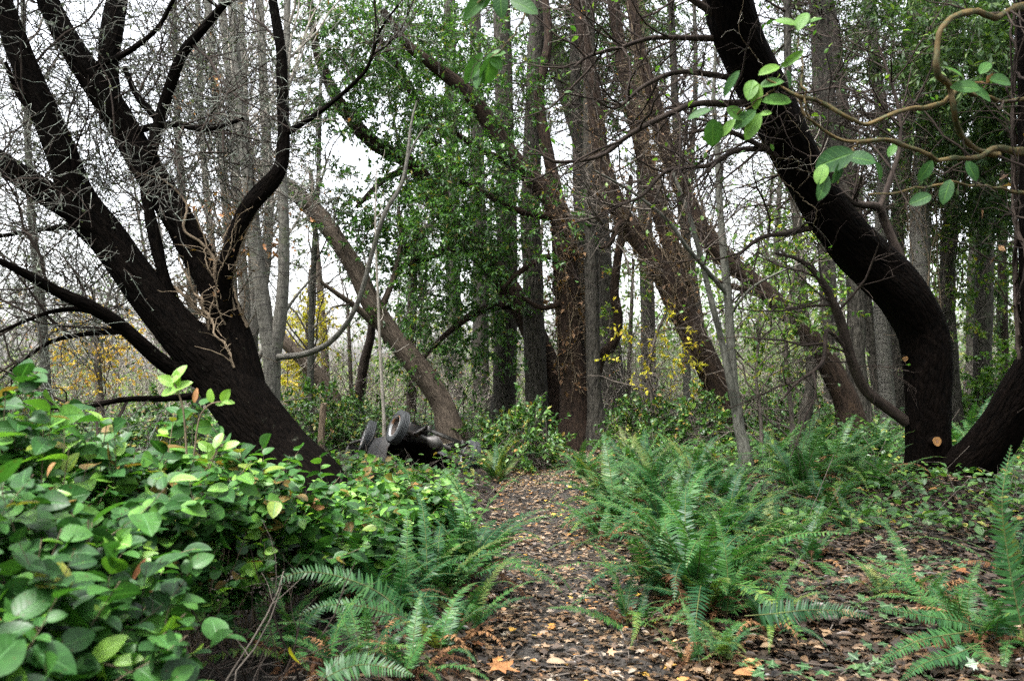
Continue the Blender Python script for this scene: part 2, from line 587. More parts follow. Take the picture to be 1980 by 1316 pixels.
M['rachis'] = bark('fern_rachis', (.045, .060, .022), (.11, .12, .04), 20, bump=.1)
M['rachis_dead'] = bark('dead_rachis', (.08, .04, .02), (.17, .10, .05), 20, bump=.1)
M['soil'] = soil('forest_soil', (.010, .0075, .006), (.025, .018, .013), (.045, .031, .022))
M['path'] = soil('path_soil', (.024, .021, .018), (.050, .044, .038), (.085, .074, .060), 1.8, 60)
M['rubber'] = plain('tyre_rubber', (.012, .014, .015), (.032, .036, .038), 14, .75)
M['rim'] = plain('rim_metal', (.16, .165, .17), (.32, .33, .33), 10, .6, .2, .15, (.16, .08, .04))
M['hub'] = plain('rusty_hub', (.012, .009, .008), (.05, .035, .026), 12, .7, .3)
M['wreck'] = plain('wreck_metal', (.004, .004, .004), (.014, .013, .012), 9, .6, .1, .3, (.024, .014, .009))
M['wreck_lip'] = plain('wreck_lip', (.05, .048, .045), (.16, .15, .14), 9, .5, .2, .2, (.03, .018, .011))
M['post'] = bark('weathered_post', (.09, .065, .045), (.26, .20, .14), 30, bump=.6)
M['cut'] = plain('cut_wood', (.10, .045, .012), (.30, .15, .04), 90, .8)
M['pith'] = plain('cut_pith', (.12, .06, .03), (.2, .1, .05), 40, .8)


# ---------------------------------------------------------------- the ground and the path
def build_ground():
    u = np.linspace(-1, 1, 220)
    xs = np.sinh(u * 4.2) / np.sinh(4.2) * 150
    v = np.linspace(0, 1, 260)
    ys = -8 + 208 * (np.sinh(v * 3.4) / np.sinh(3.4))
    X, Y = np.meshgrid(xs, ys)
    Z = ground_z(X, Y)
    V = np.stack([X, Y, Z], -1).reshape(-1, 3)
    nx, ny = len(xs), len(ys)
    i = np.arange(ny - 1)[:, None] * nx + np.arange(nx - 1)[None]
    Fq = np.stack([i, i + 1, i + nx + 1, i + nx], -1).reshape(-1, 4)
    mb = MB(M['soil'])
    mb.add(V, Fq)
    tag(mb.build('ground'), kind='structure')
    ys = np.linspace(-6, 24, 300)
    rng = np.random.default_rng(3)
    wl = .47 + .07 * np.sin(ys * 2.1) + .05 * np.sin(ys * 5.3 + 1)
    wr = .50 + .08 * np.sin(ys * 1.7 + 2) + .05 * np.sin(ys * 4.7)
    cols = np.linspace(-1, 1, 15)
    X = np.where(cols[None] < 0, path_x(ys)[:, None] + cols[None] * wl[:, None], path_x(ys)[:, None] + cols[None] * wr[:, None])
    Y = np.repeat(ys[:, None], 15, 1)
    Z = ground_z(X, Y) + .02 - .05 * (np.abs(cols[None]) > .99)
    V = np.stack([X, Y, Z], -1).reshape(-1, 3)
    i = np.arange(299)[:, None] * 15 + np.arange(14)[None]
    Fq = np.stack([i, i + 1, i + 16, i + 15], -1).reshape(-1, 4)
    mb = MB(M['path'])
    mb.add(V, Fq)
    tag(mb.build('path'), kind='structure')


build_ground()


def build_litter():
    rng = np.random.default_rng(21)
    mb = MB(M['litter'])
    n = 105000
    y = 2.6 + 15 * rng.uniform(0, 1, n) ** 1.35
    hw = np.minimum(y * .62 + .3, 6)
    x = rng.uniform(-1, 1, n) * hw
    s = x - path_x(y)
    keep = (s > -1.1) & ((np.abs(s) > .3) | (rng.uniform(0, 1, n) < .75 + .1 * np.clip(y - 4.5, 0, 4)))
    x, y, s = x[keep], y[keep], s[keep]
    n = len(x)
    z = ground_z(x, y) + .022 + rng.uniform(0, .028, n)
    a = rng.uniform(0, 6.28, n)
    ax = np.stack([np.cos(a), np.sin(a), rng.normal(0, .14, n)], 1)
    up = nrm(np.stack([rng.normal(0, .24, n), rng.normal(0, .24, n), np.ones(n)], 1))
    sz = rng.uniform(.028, .088, n) * np.where(np.abs(s) < .5, .8, 1.1)
    r = np.clip(rng.beta(1.3, 1.7, n), 0, 1)
    r = np.where((np.abs(s) < .75) & (rng.uniform(0, 1, n) < .05 + .07 * np.clip(y - 4.5, 0, 8)), rng.uniform(.6, 1, n), r)
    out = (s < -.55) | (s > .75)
    r = np.where(out, r * np.where(s > 0, .86, .6), r)  # leaves off the trail toned darker, standing for shadow under the ferns
    kp = ~out | (rng.uniform(0, 1, n) < np.where(s < 0, .45, 1.0))
    x, y, s, z, ax, up, sz, r = x[kp], y[kp], s[kp], z[kp], ax[kp], up[kp], sz[kp], r[kp]
    n = len(x)
    pos = np.stack([x, y, z], 1)
    k = rng.uniform(0, 1, n)
    q = k < .35
    place(mb, LEAF_MID, pos[q], ax[q], up[q], sz[q], r[q], 0, rng.uniform(.5, 1.0, q.sum()))
    q = k >= .35
    place(mb, MAPLE, pos[q], ax[q], up[q], sz[q] * .85, r[q])
    tag(mb.build('leaf_litter'), 'brown and tan fallen leaves strewn over the path and forest floor', 'fallen leaves', kind='stuff')
    # twigs lying about
    mb = MB(M['twig'], M['vine'])
    n = 900
    y = 2.8 + 9 * rng.uniform(0, 1, n) ** 1.2
    x = rng.uniform(-.6, 1, n) * y * .62
    a = rng.uniform(0, 6.28, n)
    l = rng.uniform(.08, .5, n)
    pts = []
    for k in range(4):
        xx = x + np.cos(a) * l * (k / 3 - .5) + rng.normal(0, .012, n)
        yy = y + np.sin(a) * l * (k / 3 - .5) + rng.normal(0, .012, n)
        pts.append(np.stack([xx, yy, ground_z(xx, yy) + .03 + rng.uniform(0, .02, n)], 1))
    R = np.repeat(rng.uniform(.0015, .005, n)[:, None], 4, 1)
    mb.add(*_t(tubes(np.stack(pts, 1), R, 4)))
    tag(mb.build('twig_litter'), 'small dead twigs scattered over the forest floor', 'twigs', kind='stuff')


def _t(r, m=0):
    return r[0], r[1], m, r[2]


build_litter()


# ---------------------------------------------------------------- trees
def stem_pts(px):
    """[(px, py, width px, depth)] -> (n,4) world points and radius"""
    out = []
    for a in px:
        p = P(a[0], a[1], a[3])
        out.append([*p, a[2] * .5 / F * a[3]])
    return np.array(out)


def root_down(p, flare=1.35):
    """carry the foot of a stem (first row) down into the ground"""
    b = p[0]
    g = float(ground_z(b[0], b[1]))
    tan = nrm(p[0, :3] - p[1, :3])
    tan = nrm(tan * .6 + np.array([0, 0, -.6]))
    rows = []
    q = b.copy()
    for k in range(12):
        if q[2] < g - .15:
            break
        q = q.copy()
        step = min(.35, max(.12, q[2] - g + .2))
        q[:3] = q[:3] + tan * step
        q[3] = b[3] * (1 + (flare - 1) * min(1, (k + 1) / 2))
        rows.append(q)
    return np.vstack(rows[::-1] + [p]) if rows else p


def base_of(p):
    return np.array([p[0, 0], p[0, 1], float(ground_z(p[0, 0], p[0, 1]))])


def make_tree(name, label, cat, stems, bark_m, limbs=(), limb_m=None, levels=(), twig_m=None, leaf=None, group=None, seed=1,
              sides=14, K=36, rough=.035, blobs=(), blob_leaf=None, ground=True, from_limbs=True, extra=None, grow_t=(.15, 1), trunk_levels=True, limb_rough=None, twigblobs=(), lichen=0, twig_m0=None):
    rng = np.random.default_rng(seed)
    st = [stem_pts(s) for s in stems]
    if ground:
        st[0] = root_down(st[0])
    root = thing(name, base_of(st[0]), label, cat, group)
    for q_ in range(len(st)):
        if stems[q_][-1][1] < 5:                       # the stem goes on above the frame
            e = st[q_]
            t_ = nrm(e[-1, :3] - e[-2, :3])
            rows = [e]
            for k_ in range(1, 4):
                t_ = nrm(t_ + np.array([0, 0, .15]) + rng.normal(0, .06, 3))
                rows.append(np.append(rows[-1][-1, :3] + t_ * 1.5, e[-1, 3] * (1 - .2 * k_))[None])
            st[q_] = np.vstack(rows)
    tb = MB(bark_m)
    SP, SR = [], []
    for s in st:
        q = spline(s, K + 12)
        tb.add(*_t(tubes(q[None, :, :3], q[None, :, 3], sides, rough, rng)))
        k = spline(s, 24)
        SP.append(k[:, :3])
        SR.append(k[:, 3])
    tb.build('trunk', root)
    lp = []
    for l in limbs:
        s = stem_pts(l)
        q = spline(s, 70 if limb_rough else 26)
        if limb_rough:
            q[:, 3] *= 1 + .22 * np.abs(np.interp(np.arange(70), np.arange(0, 70, 3), rng.normal(0, 1, 24)))
            q[:, :3] += np.stack([np.interp(np.arange(70), np.arange(0, 73, 4), rng.normal(0, .006, 19)) for _ in range(3)], 1)
        b = MB(limb_m or bark_m)
        b.add(*_t(tubes(q[None, :, :3], q[None, :, 3], 10, limb_rough or rough * .6, rng)))
        b.build('limb', root)
        k = spline(s, 24)
        lp.append((k[:, :3], k[:, 3]))
    if not trunk_levels:
        SP, SR = [], []
    if from_limbs:
        SP += [a for a, b in lp]
        SR += [b for a, b in lp]
    cb = MB(twig_m or bark_m, *([leaf[0]] if leaf else ([blob_leaf[0]] if blob_leaf else ([M['lichen']] if lichen else []))))
    if twig_m0:
        cb.mats += [M['lichen']] * (2 - len(cb.mats)) + [twig_m0]
    for (px, py, d, rpx, rpy, rd, n_) in twigblobs:
        Pc, Rc = sprays(rng, P(px, py, d), np.array([rpx / F * d, rd, rpy / F * d]), n_, (.5, 1.5), .02, 6, .007, .0)
        cb.add(*_t(tubes(Pc, Rc, 4), 2 if twig_m0 else 0))
        Pd, Rd = grow(Pc, Rc, n_ * 4, (.2, .7), (25, 80), 5, up=0, wig=.36, rng=rng, t=(.1, 1), rmin=.0036)
        cb.add(*_t(tubes(Pd, Rd, 3)))
        Pe, Re = grow(Pd, Rd, n_ * 4, (.08, .3), (25, 80), 3, up=0, wig=.38, rng=rng, t=(.1, 1), rmin=.003)
        cb.add(*_t(tubes(Pe, Re, 3)))
        if lichen:
            leaves_on(cb, Pd, n_ * lichen, (.02, .06), rng, upb=0)
    if levels and SP:
        Pp, Rp = np.stack(SP), np.stack(SR)
        for li, lv in enumerate(levels):
            n, ln, ang, up, wig = lv[:5]
            kw = lv[5] if len(lv) > 5 else {}
            Pc, Rc = grow(Pp, Rp, n, ln, ang, 6 if li == 0 else 4, up=up, wig=wig, rng=rng, t=grow_t if li == 0 else (.15, 1), **kw)
            cb.add(*_t(tubes(Pc, Rc, 5 if li == 0 else 3), 2 if twig_m0 and li < 2 else 0))
            Pp, Rp = Pc, Rc
        if leaf:
            leaves_on(cb, Pp, leaf[1], leaf[2], rng, tpl=leaf[3] if len(leaf) > 3 else LEAF_LO)
    for bl in blobs:
        px, py, d, rpx, rpy, rd, nsp = bl[:7]
        cen = P(px, py, d)
        rad = np.array([rpx / F * d, rd, rpy / F * d])
        Pc, Rc = sprays(rng, cen, rad, nsp, blob_leaf[3] if len(blob_leaf) > 3 else (.25, .6))
        cb.add(*_t(tubes(Pc, Rc, 3)))
        leaves_on(cb, Pc, int(nsp * blob_leaf[1]), blob_leaf[2], rng, tpl=blob_leaf[4] if len(blob_leaf) > 4 else LEAF_LO, droop=.3, t=blob_leaf[5] if len(blob_leaf) > 5 else (.2, 1.))
    if cb.V:
        cb.build('crown', root)
    if extra:
        extra(root, rng)
    return root


def vine_on(label, stem, n=14, hairs=500, leaves=250, seed=1, pale=False, width=1.0, group='vines climbing the trunks', leaf_m='dry_vine', lsize=(.03, .07), r=(.004, .011), hair_m=None, stem_m='vine'):
    """strands clinging to a stem given in pixels"""
    rng = np.random.default_rng(seed)
    s = spline(stem_pts(stem), 40)
    root = thing('climbing_vine', [s[0, 0], s[0, 1], float(ground_z(s[0, 0], s[0, 1]))], label, 'vine', group)
    T = nrm(np.gradient(s[:, :3], axis=0))
    nn = nrm(np.cross(T, np.array([0, 1., 0])))
    bb = np.cross(T, nn)
    PS, RS = [], []
    for k in range(n):
        a0, b0 = rng.uniform(0, 1, 2)
        i0, i1 = int(a0 * 18), 40 - int(b0 * 18)
        u = np.linspace(i0, i1 - 1, 48)
        ctl = rng.uniform(0, 6.28) + np.cumsum(rng.normal(0, .42, 9))
        ph = spline(np.stack([np.arange(9) * 3., ctl], 1), 48)[:, 1] + rng.normal(0, .03, 48)
        c = np.stack([np.interp(u, np.arange(40), s[:, j]) for j in range(4)], 1)
        n_ = np.stack([np.interp(u, np.arange(40), nn[:, j]) for j in range(3)], 1)
        b_ = np.stack([np.interp(u, np.arange(40), bb[:, j]) for j in range(3)], 1)
        rad = c[:, 3] * width * (1.03 + .10 * np.abs(np.sin(ph * 1.7))) + .006
        PS.append(c[:, :3] + rad[:, None] * (np.cos(ph)[:, None] * n_ + np.sin(ph)[:, None] * b_))
        RS.append(np.full(48, rng.uniform(*r)) * np.linspace(1.1, .6, 48))
    PS, RS = np.stack(PS), np.stack(RS)
    mb = MB(M[stem_m])
    mb.add(*_t(tubes(PS, RS, 6, .08)))
    mb.build('vine_stem', root)
    hb = MB(M[hair_m] if hair_m else (M['vine'] if not pale else M['twig_pale']), M[leaf_m])
    Pc, Rc = grow(PS, RS, hairs, (.10, .50), (25, 90), 4, up=-.05, wig=.38, rng=rng, t=(0, 1), rmin=.0032)
    hb.add(*_t(tubes(Pc, Rc, 3)))
    if leaves:
        leaves_on(hb, Pc, int(leaves * 1.1), (lsize[0] * 1.25, lsize[1] * 1.25), rng, droop=.5)
    hb.build('vine_shoot', root)
    return root


# --- the big dark multi-stemmed tree on the left
D1 = 9.0
left_stems = [
    [(600, 935, 128, 8.6), (545, 880, 118, 8.8), (490, 810, 112, 8.9), (445, 745, 106, 9), (415, 715, 92, 9), (330, 620, 80, 9), (255, 525, 72, 9), (205, 455, 70, 9), (150, 375, 60, 8.9),
     (115, 285, 54, 8.8), (75, 190, 48, 8.7), (30, 80, 44, 8.6), (-10, -30, 40, 8.5), (-40, -120, 34, 8.4)],
    [(212, 470, 62, 9), (150, 410, 56, 8.9), (85, 370, 50, 8.8), (20, 325, 44, 8.6), (-60, 270, 38, 8.5), (-140, 190, 30, 8.4)],
    [(480, 800, 92, 9), (462, 700, 72, 9.1), (430, 600, 66, 9.2), (395, 520, 60, 9.2), (345, 425, 58, 9.2), (295, 345, 56, 9.2), (250, 270, 56, 9.2), (205, 195, 54, 9.1), (150, 110, 48, 9), (105, 30, 42, 9), (70, -60, 36, 9)],
    [(215, 215, 40, 9.1), (208, 140, 38, 9.2), (216, 60, 40, 9.3), (232, -30, 38, 9.4), (250, -120, 32, 9.5)],
    [(335, 600, 26, 9), (318, 540, 24, 9), (296, 450, 22, 9), (283, 380, 20, 9.1), (275, 330, 18, 9.1)],
    [(440, 640, 34, 9.1), (432, 570, 30, 9), (438, 510, 30, 8.9), (456, 450, 31, 8.9), (485, 395, 34, 8.9), (530, 345, 32, 8.9), (548, 300, 24, 8.9), (547, 200, 22, 8.9), (543, 100, 20, 8.9), (528, 0, 17, 8.9), (520, -90, 14, 8.9)],
]
left_limbs = [
    [(395, 740, 34, 9), (320, 705, 30, 8.8), (235, 630, 26, 8.5), (180, 595, 25, 8.3), (120, 568, 22, 8.1), (60, 535, 17, 7.9), (0, 505, 13, 7.7), (-60, 480, 8, 7.6)],
    [(225, 622, 14, 8.5), (170, 600, 12, 8.4), (110, 600, 9, 8.2), (50, 620, 7, 8), (-20, 650, 5, 7.8)],
    [(240, 640, 12, 8.5), (170, 645, 10, 8.4), (100, 660, 8, 8.2), (40, 700, 6, 8), (0, 735, 5, 7.9)],
    [(380, 765, 15, 8.9), (320, 770, 13, 8.6), (240, 772, 11, 8.2), (160, 787, 9, 7.9), (60, 788, 7, 7.6)],
    [(552, 258, 14, 8.9), (595, 232, 11, 8.8), (640, 200, 9, 8.7), (680, 165, 8, 8.6), (712, 128, 7, 8.5), (735, 60, 5, 8.4), (770, 10, 4, 8.3)],
    [(275, 345, 24, 9.1), (292, 300, 22, 9), (310, 225, 22, 9), (350, 110, 20, 8.9), (390, 60, 17, 8.8), (440, 0, 14, 8.7), (490, -60, 10, 8.6)],
    [(300, 225, 14, 9), (265, 185, 12, 9), (240, 130, 10, 9)],
    [(190, 440, 13, 8.9), (110, 440, 11, 8.7), (40, 450, 9, 8.5), (-20, 460, 7, 8.4)],
    [(130, 330, 14, 8.9), (100, 250, 12, 8.7), (40, 190, 10, 8.6), (10, 120, 8, 8.5)],
    [(240, 260, 14, 9.2), (320, 240, 12, 9), (400, 250, 9, 8.8), (470, 230, 7, 8.6)],
    [(170, 130, 14, 9), (230, 110, 12, 8.9), (300, 60, 9, 8.8), (340, -10, 8, 8.7)],
]
make_tree('broadleaf_tree', 'massive black-barked tree with several leaning stems above the glossy shrubs on the left', 'tree',
          left_stems, M['lichen_bark'], left_limbs, M['lichen_bark'],
          [(170, (.5, 1.6), (35, 80), .06, .24, {'rr': .010}), (1300, (.3, .85), (30, 75), .0, .32, {'rr': .008, 'rmin': .0032}),
           (5600, (.12, .42), (25, 80), -.03, .38, {'rr': .005, 'rmin': .003})],
          M['twig_lichen'], seed=2, sides=28, K=130, rough=.04, grow_t=(.35, 1), lichen=14, twig_m0=M['twig_dark'],
          twigblobs=[(60, 230, 9.6, 90, 90, .8, 34), (180, 310, 9.8, 80, 80, .8, 37), (320, 190, 10.0, 80, 90, .8, 52), (400, 330, 10.2, 80, 80, .8, 45), (120, 450, 9.4, 90, 60, .8, 30),
                     (290, 90, 10.0, 80, 80, .8, 49), (420, 110, 10.0, 80, 90, .8, 45), (40, 420, 9.2, 70, 80, .7, 30), (350, 450, 10.2, 60, 60, .7, 27), (180, 180, 9.8, 80, 80, .7, 39), (60, 600, 9.0, 90, 60, .8, 33), (160, 560, 9.2, 80, 50, .7, 27), (480, 250, 10.2, 60, 90, .7, 34), (90, 60, 9.8, 80, 60, .7, 25)])
vine_on('pale twisted vine winding up the left stems of the massive black-barked tree', [(470, 760, 100, 9), (415, 690, 92, 9), (330, 610, 80, 9), (255, 525, 72, 9), (200, 450, 70, 9)], 5, 130, 0, 3, r=(.012, .026))
vine_on('pale knotted vine hanging on the middle stem of the massive black-barked tree', [(470, 780, 84, 9), (458, 690, 74, 9.1), (428, 600, 66, 9.2), (393, 520, 60, 9.2), (345, 425, 58, 9.2), (295, 345, 56, 9.2)], 7, 110, 0, 4, r=(.010, .026))
vine_on('thin tan vine tangled round the right stem of the massive black-barked tree', [(440, 640, 34, 9.1), (432, 570, 30, 9), (438, 510, 30, 8.9), (456, 450, 31, 8.9), (485, 395, 34, 8.9), (530, 345, 32, 8.9)], 7, 160, 60, 5, r=(.005, .012))

# --- the grey alder with the hooked pale branch
make_tree('alder_tree', 'grey alder trunk just right of the black multi-stemmed tree with a hooked pale side branch', 'tree',
          [[(524, 830, 36, 12), (524, 760, 34, 12), (526, 700, 33, 12), (514, 620, 29, 12), (500, 520, 26, 12), (486, 400, 24, 12), (470, 260, 21, 12), (455, 100, 18, 12), (445, -60, 15, 12)],
           [(527, 700, 28, 12), (541, 620, 25, 12), (549, 520, 22, 12), (548, 400, 20, 12), (545, 280, 18, 12), (553, 130, 15, 12), (556, -40, 12, 12)]],
          M['alder'],
          [[(538, 690, 13, 11.9), (590, 684, 12, 11.7), (640, 660, 11, 11.5), (680, 610, 10, 11.3), (702, 555, 10, 11.2), (722, 480, 9, 11.1), (745, 410, 9, 11), (775, 360, 8, 11), (787, 310, 7, 11), (795, 240, 5, 11), (806, 195, 3, 11)],
           [(787, 310, 5, 11), (800, 280, 4, 11), (818, 250, 3, 11)],
           [(500, 700, 14, 12), (490, 720, 13, 12), (500, 690, 10, 12.2), (560, 590, 6, 12.4), (600, 540, 4, 12.5)]],
          M['alder'], [(70, (.6, 1.9), (20, 55), .10, .16), (420, (.3, .9), (25, 60), .04, .25, {'rmin': .003})], M['twig_pale'], seed=7, grow_t=(.3, 1), from_limbs=False)

# clump of pale alder poles behind the left tree
poles = [('leftmost of the pale slender alder poles rising behind the black multi-stemmed tree', [(455, 640, 20, 17), (440, 420, 18, 17), (420, 220, 16, 17), (398, -40, 14, 17)]),
         ('pale slender left-leaning alder pole, second in the clump behind the black tree', [(478, 650, 22, 16.4), (462, 430, 19, 16.4), (448, 200, 17, 16.4), (425, -40, 14, 16.4)]),
         ('pale slender alder pole in the middle of the clump behind the black tree', [(490, 660, 18, 18), (486, 420, 17, 18), (473, 200, 15, 18), (462, -40, 13, 18)]),
         ('tall dark-streaked alder pole at the right of the clump behind the black tree', [(470, 700, 24, 15), (500, 600, 22, 15), (520, 420, 20, 15), (512, 200, 18, 15), (500, -40, 15, 15)]),
         ('thin leftward alder pole above the middle stems of the black tree', [(420, 560, 14, 19), (400, 380, 13, 19), (388, 200, 12, 19), (382, -40, 10, 19)])]
for k, (lb, st) in enumerate(poles):
    make_tree('alder_tree', lb, 'tree', [st], M['alder'], (), None, [(36, (.8, 2.2), (20, 50), .10, .15), (260, (.4, 1.1), (25, 60), .03, .25, {'rmin': .004}), (500, (.2, .5), (25, 60), .0, .3, {'rmin': .003})], M['twig_pale'],
              leaf=(M['dry'], 50, (.06, .12)), group='alder poles behind the left tree', seed=20 + k, sides=10, grow_t=(.25, 1))

# --- the leaning tree left of centre
make_tree('leaning_tree', 'slender grey-brown tree curving up to the left behind the wrecked car', 'tree',
          [[(852, 775, 44, 17), (800, 700, 42, 17), (743, 627, 40, 17), (714, 580, 38, 17), (693, 530, 36, 17), (670, 490, 35, 17), (635, 440, 34, 17), (602, 400, 33, 17), (560, 362, 30, 17), (500, 320, 26, 16.8), (430, 290, 20, 16.6)]],
          M['leaning'],
          [[(725, 628, 16, 17), (690, 595, 13, 16.8), (655, 570, 10, 16.5), (620, 545, 7, 16.3)],
           [(735, 600, 14, 17), (760, 540, 11, 17.2), (775, 470, 9, 17.4), (770, 400, 7, 17.5)]],
          None, [(26, (.7, 2.0), (30, 70), .08, .2), (200, (.3, .9), (25, 60), .0, .28, {'rmin': .003})], M['twig'], leaf=(M['dry'], 60, (.05, .1)), seed=31, grow_t=(.3, 1))

# --- evergreens of the centre
eg = (M['evergreen'], 16, (.07, .14), (.4, 1.0), LEAF_NAR, (.55, 1.))
make_tree('madrone_tree', 'evergreen leaning far left, its dense green crown left of the central trunks', 'tree',
          [[(1075, 745, 50, 19), (1040, 660, 48, 19), (1000, 585, 46, 19), (942, 505, 44, 19), (888, 450, 40, 19), (845, 390, 36, 19), (800, 320, 30, 18.8), (730, 282, 27, 18.6), (680, 232, 24, 18.4), (640, 170, 20, 18.2), (610, 90, 16, 18), (600, 0, 12, 18)]],
          M['madrone'],
          [[(860, 410, 24, 19), (850, 330, 20, 19), (820, 230, 18, 18.8), (770, 130, 14, 18.5), (720, 60, 10, 18.2)],
           [(940, 500, 22, 19), (880, 480, 18, 18.5), (820, 500, 14, 18), (760, 520, 9, 17.5)],
           [(1000, 585, 20, 19), (930, 600, 16, 18.5), (870, 640, 12, 18), (820, 690, 8, 17.6)],
           [(800, 320, 16, 18.8), (740, 350, 12, 18.4), (690, 400, 9, 18)]],
          None, (), M['twig_dark'], seed=41, blob_leaf=eg, from_limbs=True,
          blobs=[(690, 60, 18, 69, 51, 1.1, 172), (790, 80, 18.3, 73, 59, 1.2, 216), (650, 170, 18, 50, 38, .9, 103), (760, 200, 18.2, 69, 46, 1.1, 163), (860, 170, 18.6, 64, 51, 1.1, 172),
                 (730, 390, 17.8, 64, 38, 1, 108), (830, 300, 18.4, 69, 51, 1.1, 158), (800, 430, 18, 73, 51, 1.1, 134), (740, 480, 17.6, 55, 38, .9, 66), (860, 520, 18.2, 78, 51, 1.2, 93),
                 (800, 580, 17.6, 69, 46, 1, 79), (890, 620, 18, 73, 51, 1.1, 86), (830, 680, 17.6, 55, 38, .8, 43), (960, 560, 18.6, 55, 51, 1, 50), (920, 690, 18.2, 55, 34, .8, 39), (620, 380, 17.6, 55, 34, .8, 50), (600, 60, 18, 50, 51, .9, 86), (660, 260, 17.8, 55, 42, .9, 50), (590, 200, 17.6, 46, 51, .8, 43), (680, 440, 17.4, 46, 34, .8, 30), (1000, 640, 18.2, 46, 42, .8, 32)])
make_tree('madrone_tree', 'red-brown trunk thick with clinging vine amid the central trunks, limbs arching left', 'tree',
          [[(1114, 800, 62, 17), (1108, 720, 54, 17), (1100, 640, 50, 17), (1095, 540, 48, 17), (1088, 450, 44, 17), (1078, 405, 40, 17), (1040, 355, 36, 17), (994, 310, 34, 16.9), (945, 235, 32, 16.8), (905, 180, 28, 16.6), (850, 135, 24, 16.4), (790, 90, 18, 16.2), (740, 20, 13, 16)],
           [(1085, 430, 28, 17), (1072, 350, 24, 17.1), (1052, 260, 22, 17.2), (1042, 180, 20, 17.3), (1060, 80, 17, 17.4), (1050, -40, 14, 17.5)]],
          M['madrone'],
          [[(1090, 500, 16, 17), (1050, 498, 12, 16.8), (1000, 530, 10, 16.5), (970, 560, 8, 16.3)],
           [(1080, 420, 18, 17), (1010, 410, 14, 16.6), (930, 370, 12, 16.2), (890, 350, 8, 16)],
           [(1100, 580, 12, 17), (1050, 595, 10, 16.6), (1010, 575, 7, 16.3)],
           [(1000, 320, 16, 16.9), (930, 290, 12, 16.4), (885, 260, 9, 16)]],
          None, (), M['twig_dark'], seed=42, blob_leaf=(M['evergreen'], 16, (.06, .125), (.35, .9), LEAF_NAR, (.55, 1.)), sides=18,
          blobs=[(900, 350, 16, 69, 51, 1, 165), (960, 330, 16.3, 46, 38, .9, 79), (870, 440, 16, 64, 46, .9, 136), (940, 420, 16.2, 55, 42, .9, 108), (890, 250, 16, 55, 38, .9, 93), (1000, 480, 16.3, 41, 34, .8, 57), (1085, 410, 16.6, 36, 25, .7, 43), (980, 200, 16.6, 50, 51, 1, 79), (780, 30, 16, 64, 42, 1, 100), (900, 60, 16.5, 73, 51, 1, 129), (930, 500, 16, 46, 34, .7, 45)])
vine_on('dried brown vine with orange leaves covering the red-brown central trunk', [(1114, 800, 60, 17), (1108, 720, 54, 17), (1100, 640, 50, 17), (1095, 540, 48, 17), (1088, 450, 44, 17), (1078, 405, 40, 17), (1040, 355, 36, 17), (994, 310, 34, 16.9)], 16, 900, 750, 43, lsize=(.05, .11))

# --- straight firs of the centre
firs = [('furrowed grey fir trunk left of the central group, half veiled by evergreen leaves', [(975, 760, 46, 20), (978, 660, 44, 20), (980, 500, 42, 20), (978, 300, 38, 20), (972, 100, 34, 20), (968, -60, 30, 20)], 51),
        ('furrowed brown fir trunk between the veiled grey fir and the vine-covered red trunk', [(1038, 790, 46, 18.4), (1034, 680, 42, 18.4), (1030, 540, 40, 18.4), (1026, 420, 38, 18.4), (1030, 280, 36, 18.4), (1036, 120, 33, 18.4), (1040, -60, 30, 18.4)], 52),
        ('straight smooth grey fir trunk standing right against the vine-covered red trunk', [(1152, 800, 34, 16.6), (1148, 740, 28, 16.6), (1145, 600, 27, 16.6), (1141, 420, 26, 16.6), (1139, 200, 24, 16.6), (1140, -60, 21, 16.6)], 53),
        ('slim vine-flecked trunk squeezed behind the straight smooth grey fir', [(1128, 770, 24, 18), (1124, 600, 22, 18), (1120, 400, 21, 18), (1112, 150, 19, 18), (1108, -60, 16, 18)], 54),
        ('thick pale grey fir slanting to the left above the central trunks', [(1185, 760, 50, 22), (1165, 560, 48, 22), (1145, 360, 46, 22), (1118, 230, 44, 22), (1080, 120, 42, 22), (1035, 20, 40, 22), (1000, -60, 36, 22)], 55),
        ('far fir trunk left of the central trunks, seen through the evergreen leaves', [(930, 740, 34, 25), (928, 500, 30, 25), (922, 250, 26, 25), (918, -60, 20, 25)], 56)]
for lb, st, sd_ in firs:
    make_tree('fir_tree', lb, 'tree', [st], M['fir'], (), None, [(50, (.5, 1.8), (60, 95), -.04, .2), (420, (.3, .8), (30, 70), -.08, .3, {'rmin': .003})], M['twig_dark'],
              leaf=(M['needle'], 1500, (.06, .13), NEEDLE), group='straight fir trunks', seed=sd_, sides=14, K=50, grow_t=(.45, 1))
make_tree('madrone_tree', 'small reddish trunk hooking upward just right of the straight smooth grey fir', 'tree',
          [[(1150, 740, 24, 17.5), (1162, 690, 22, 17.5), (1185, 665, 21, 17.5), (1195, 620, 19, 17.5), (1188, 560, 18, 17.5), (1196, 490, 16, 17.5), (1210, 420, 13, 17.5), (1220, 340, 9, 17.5)]],
          M['madrone'], (), None, [(24, (.5, 1.4), (30, 70), .05, .22), (160, (.2, .7), (25, 60), .0, .28, {'rmin': .003})], M['twig'], leaf=(M['dry'], 60, (.05, .1)), seed=57, sides=10)

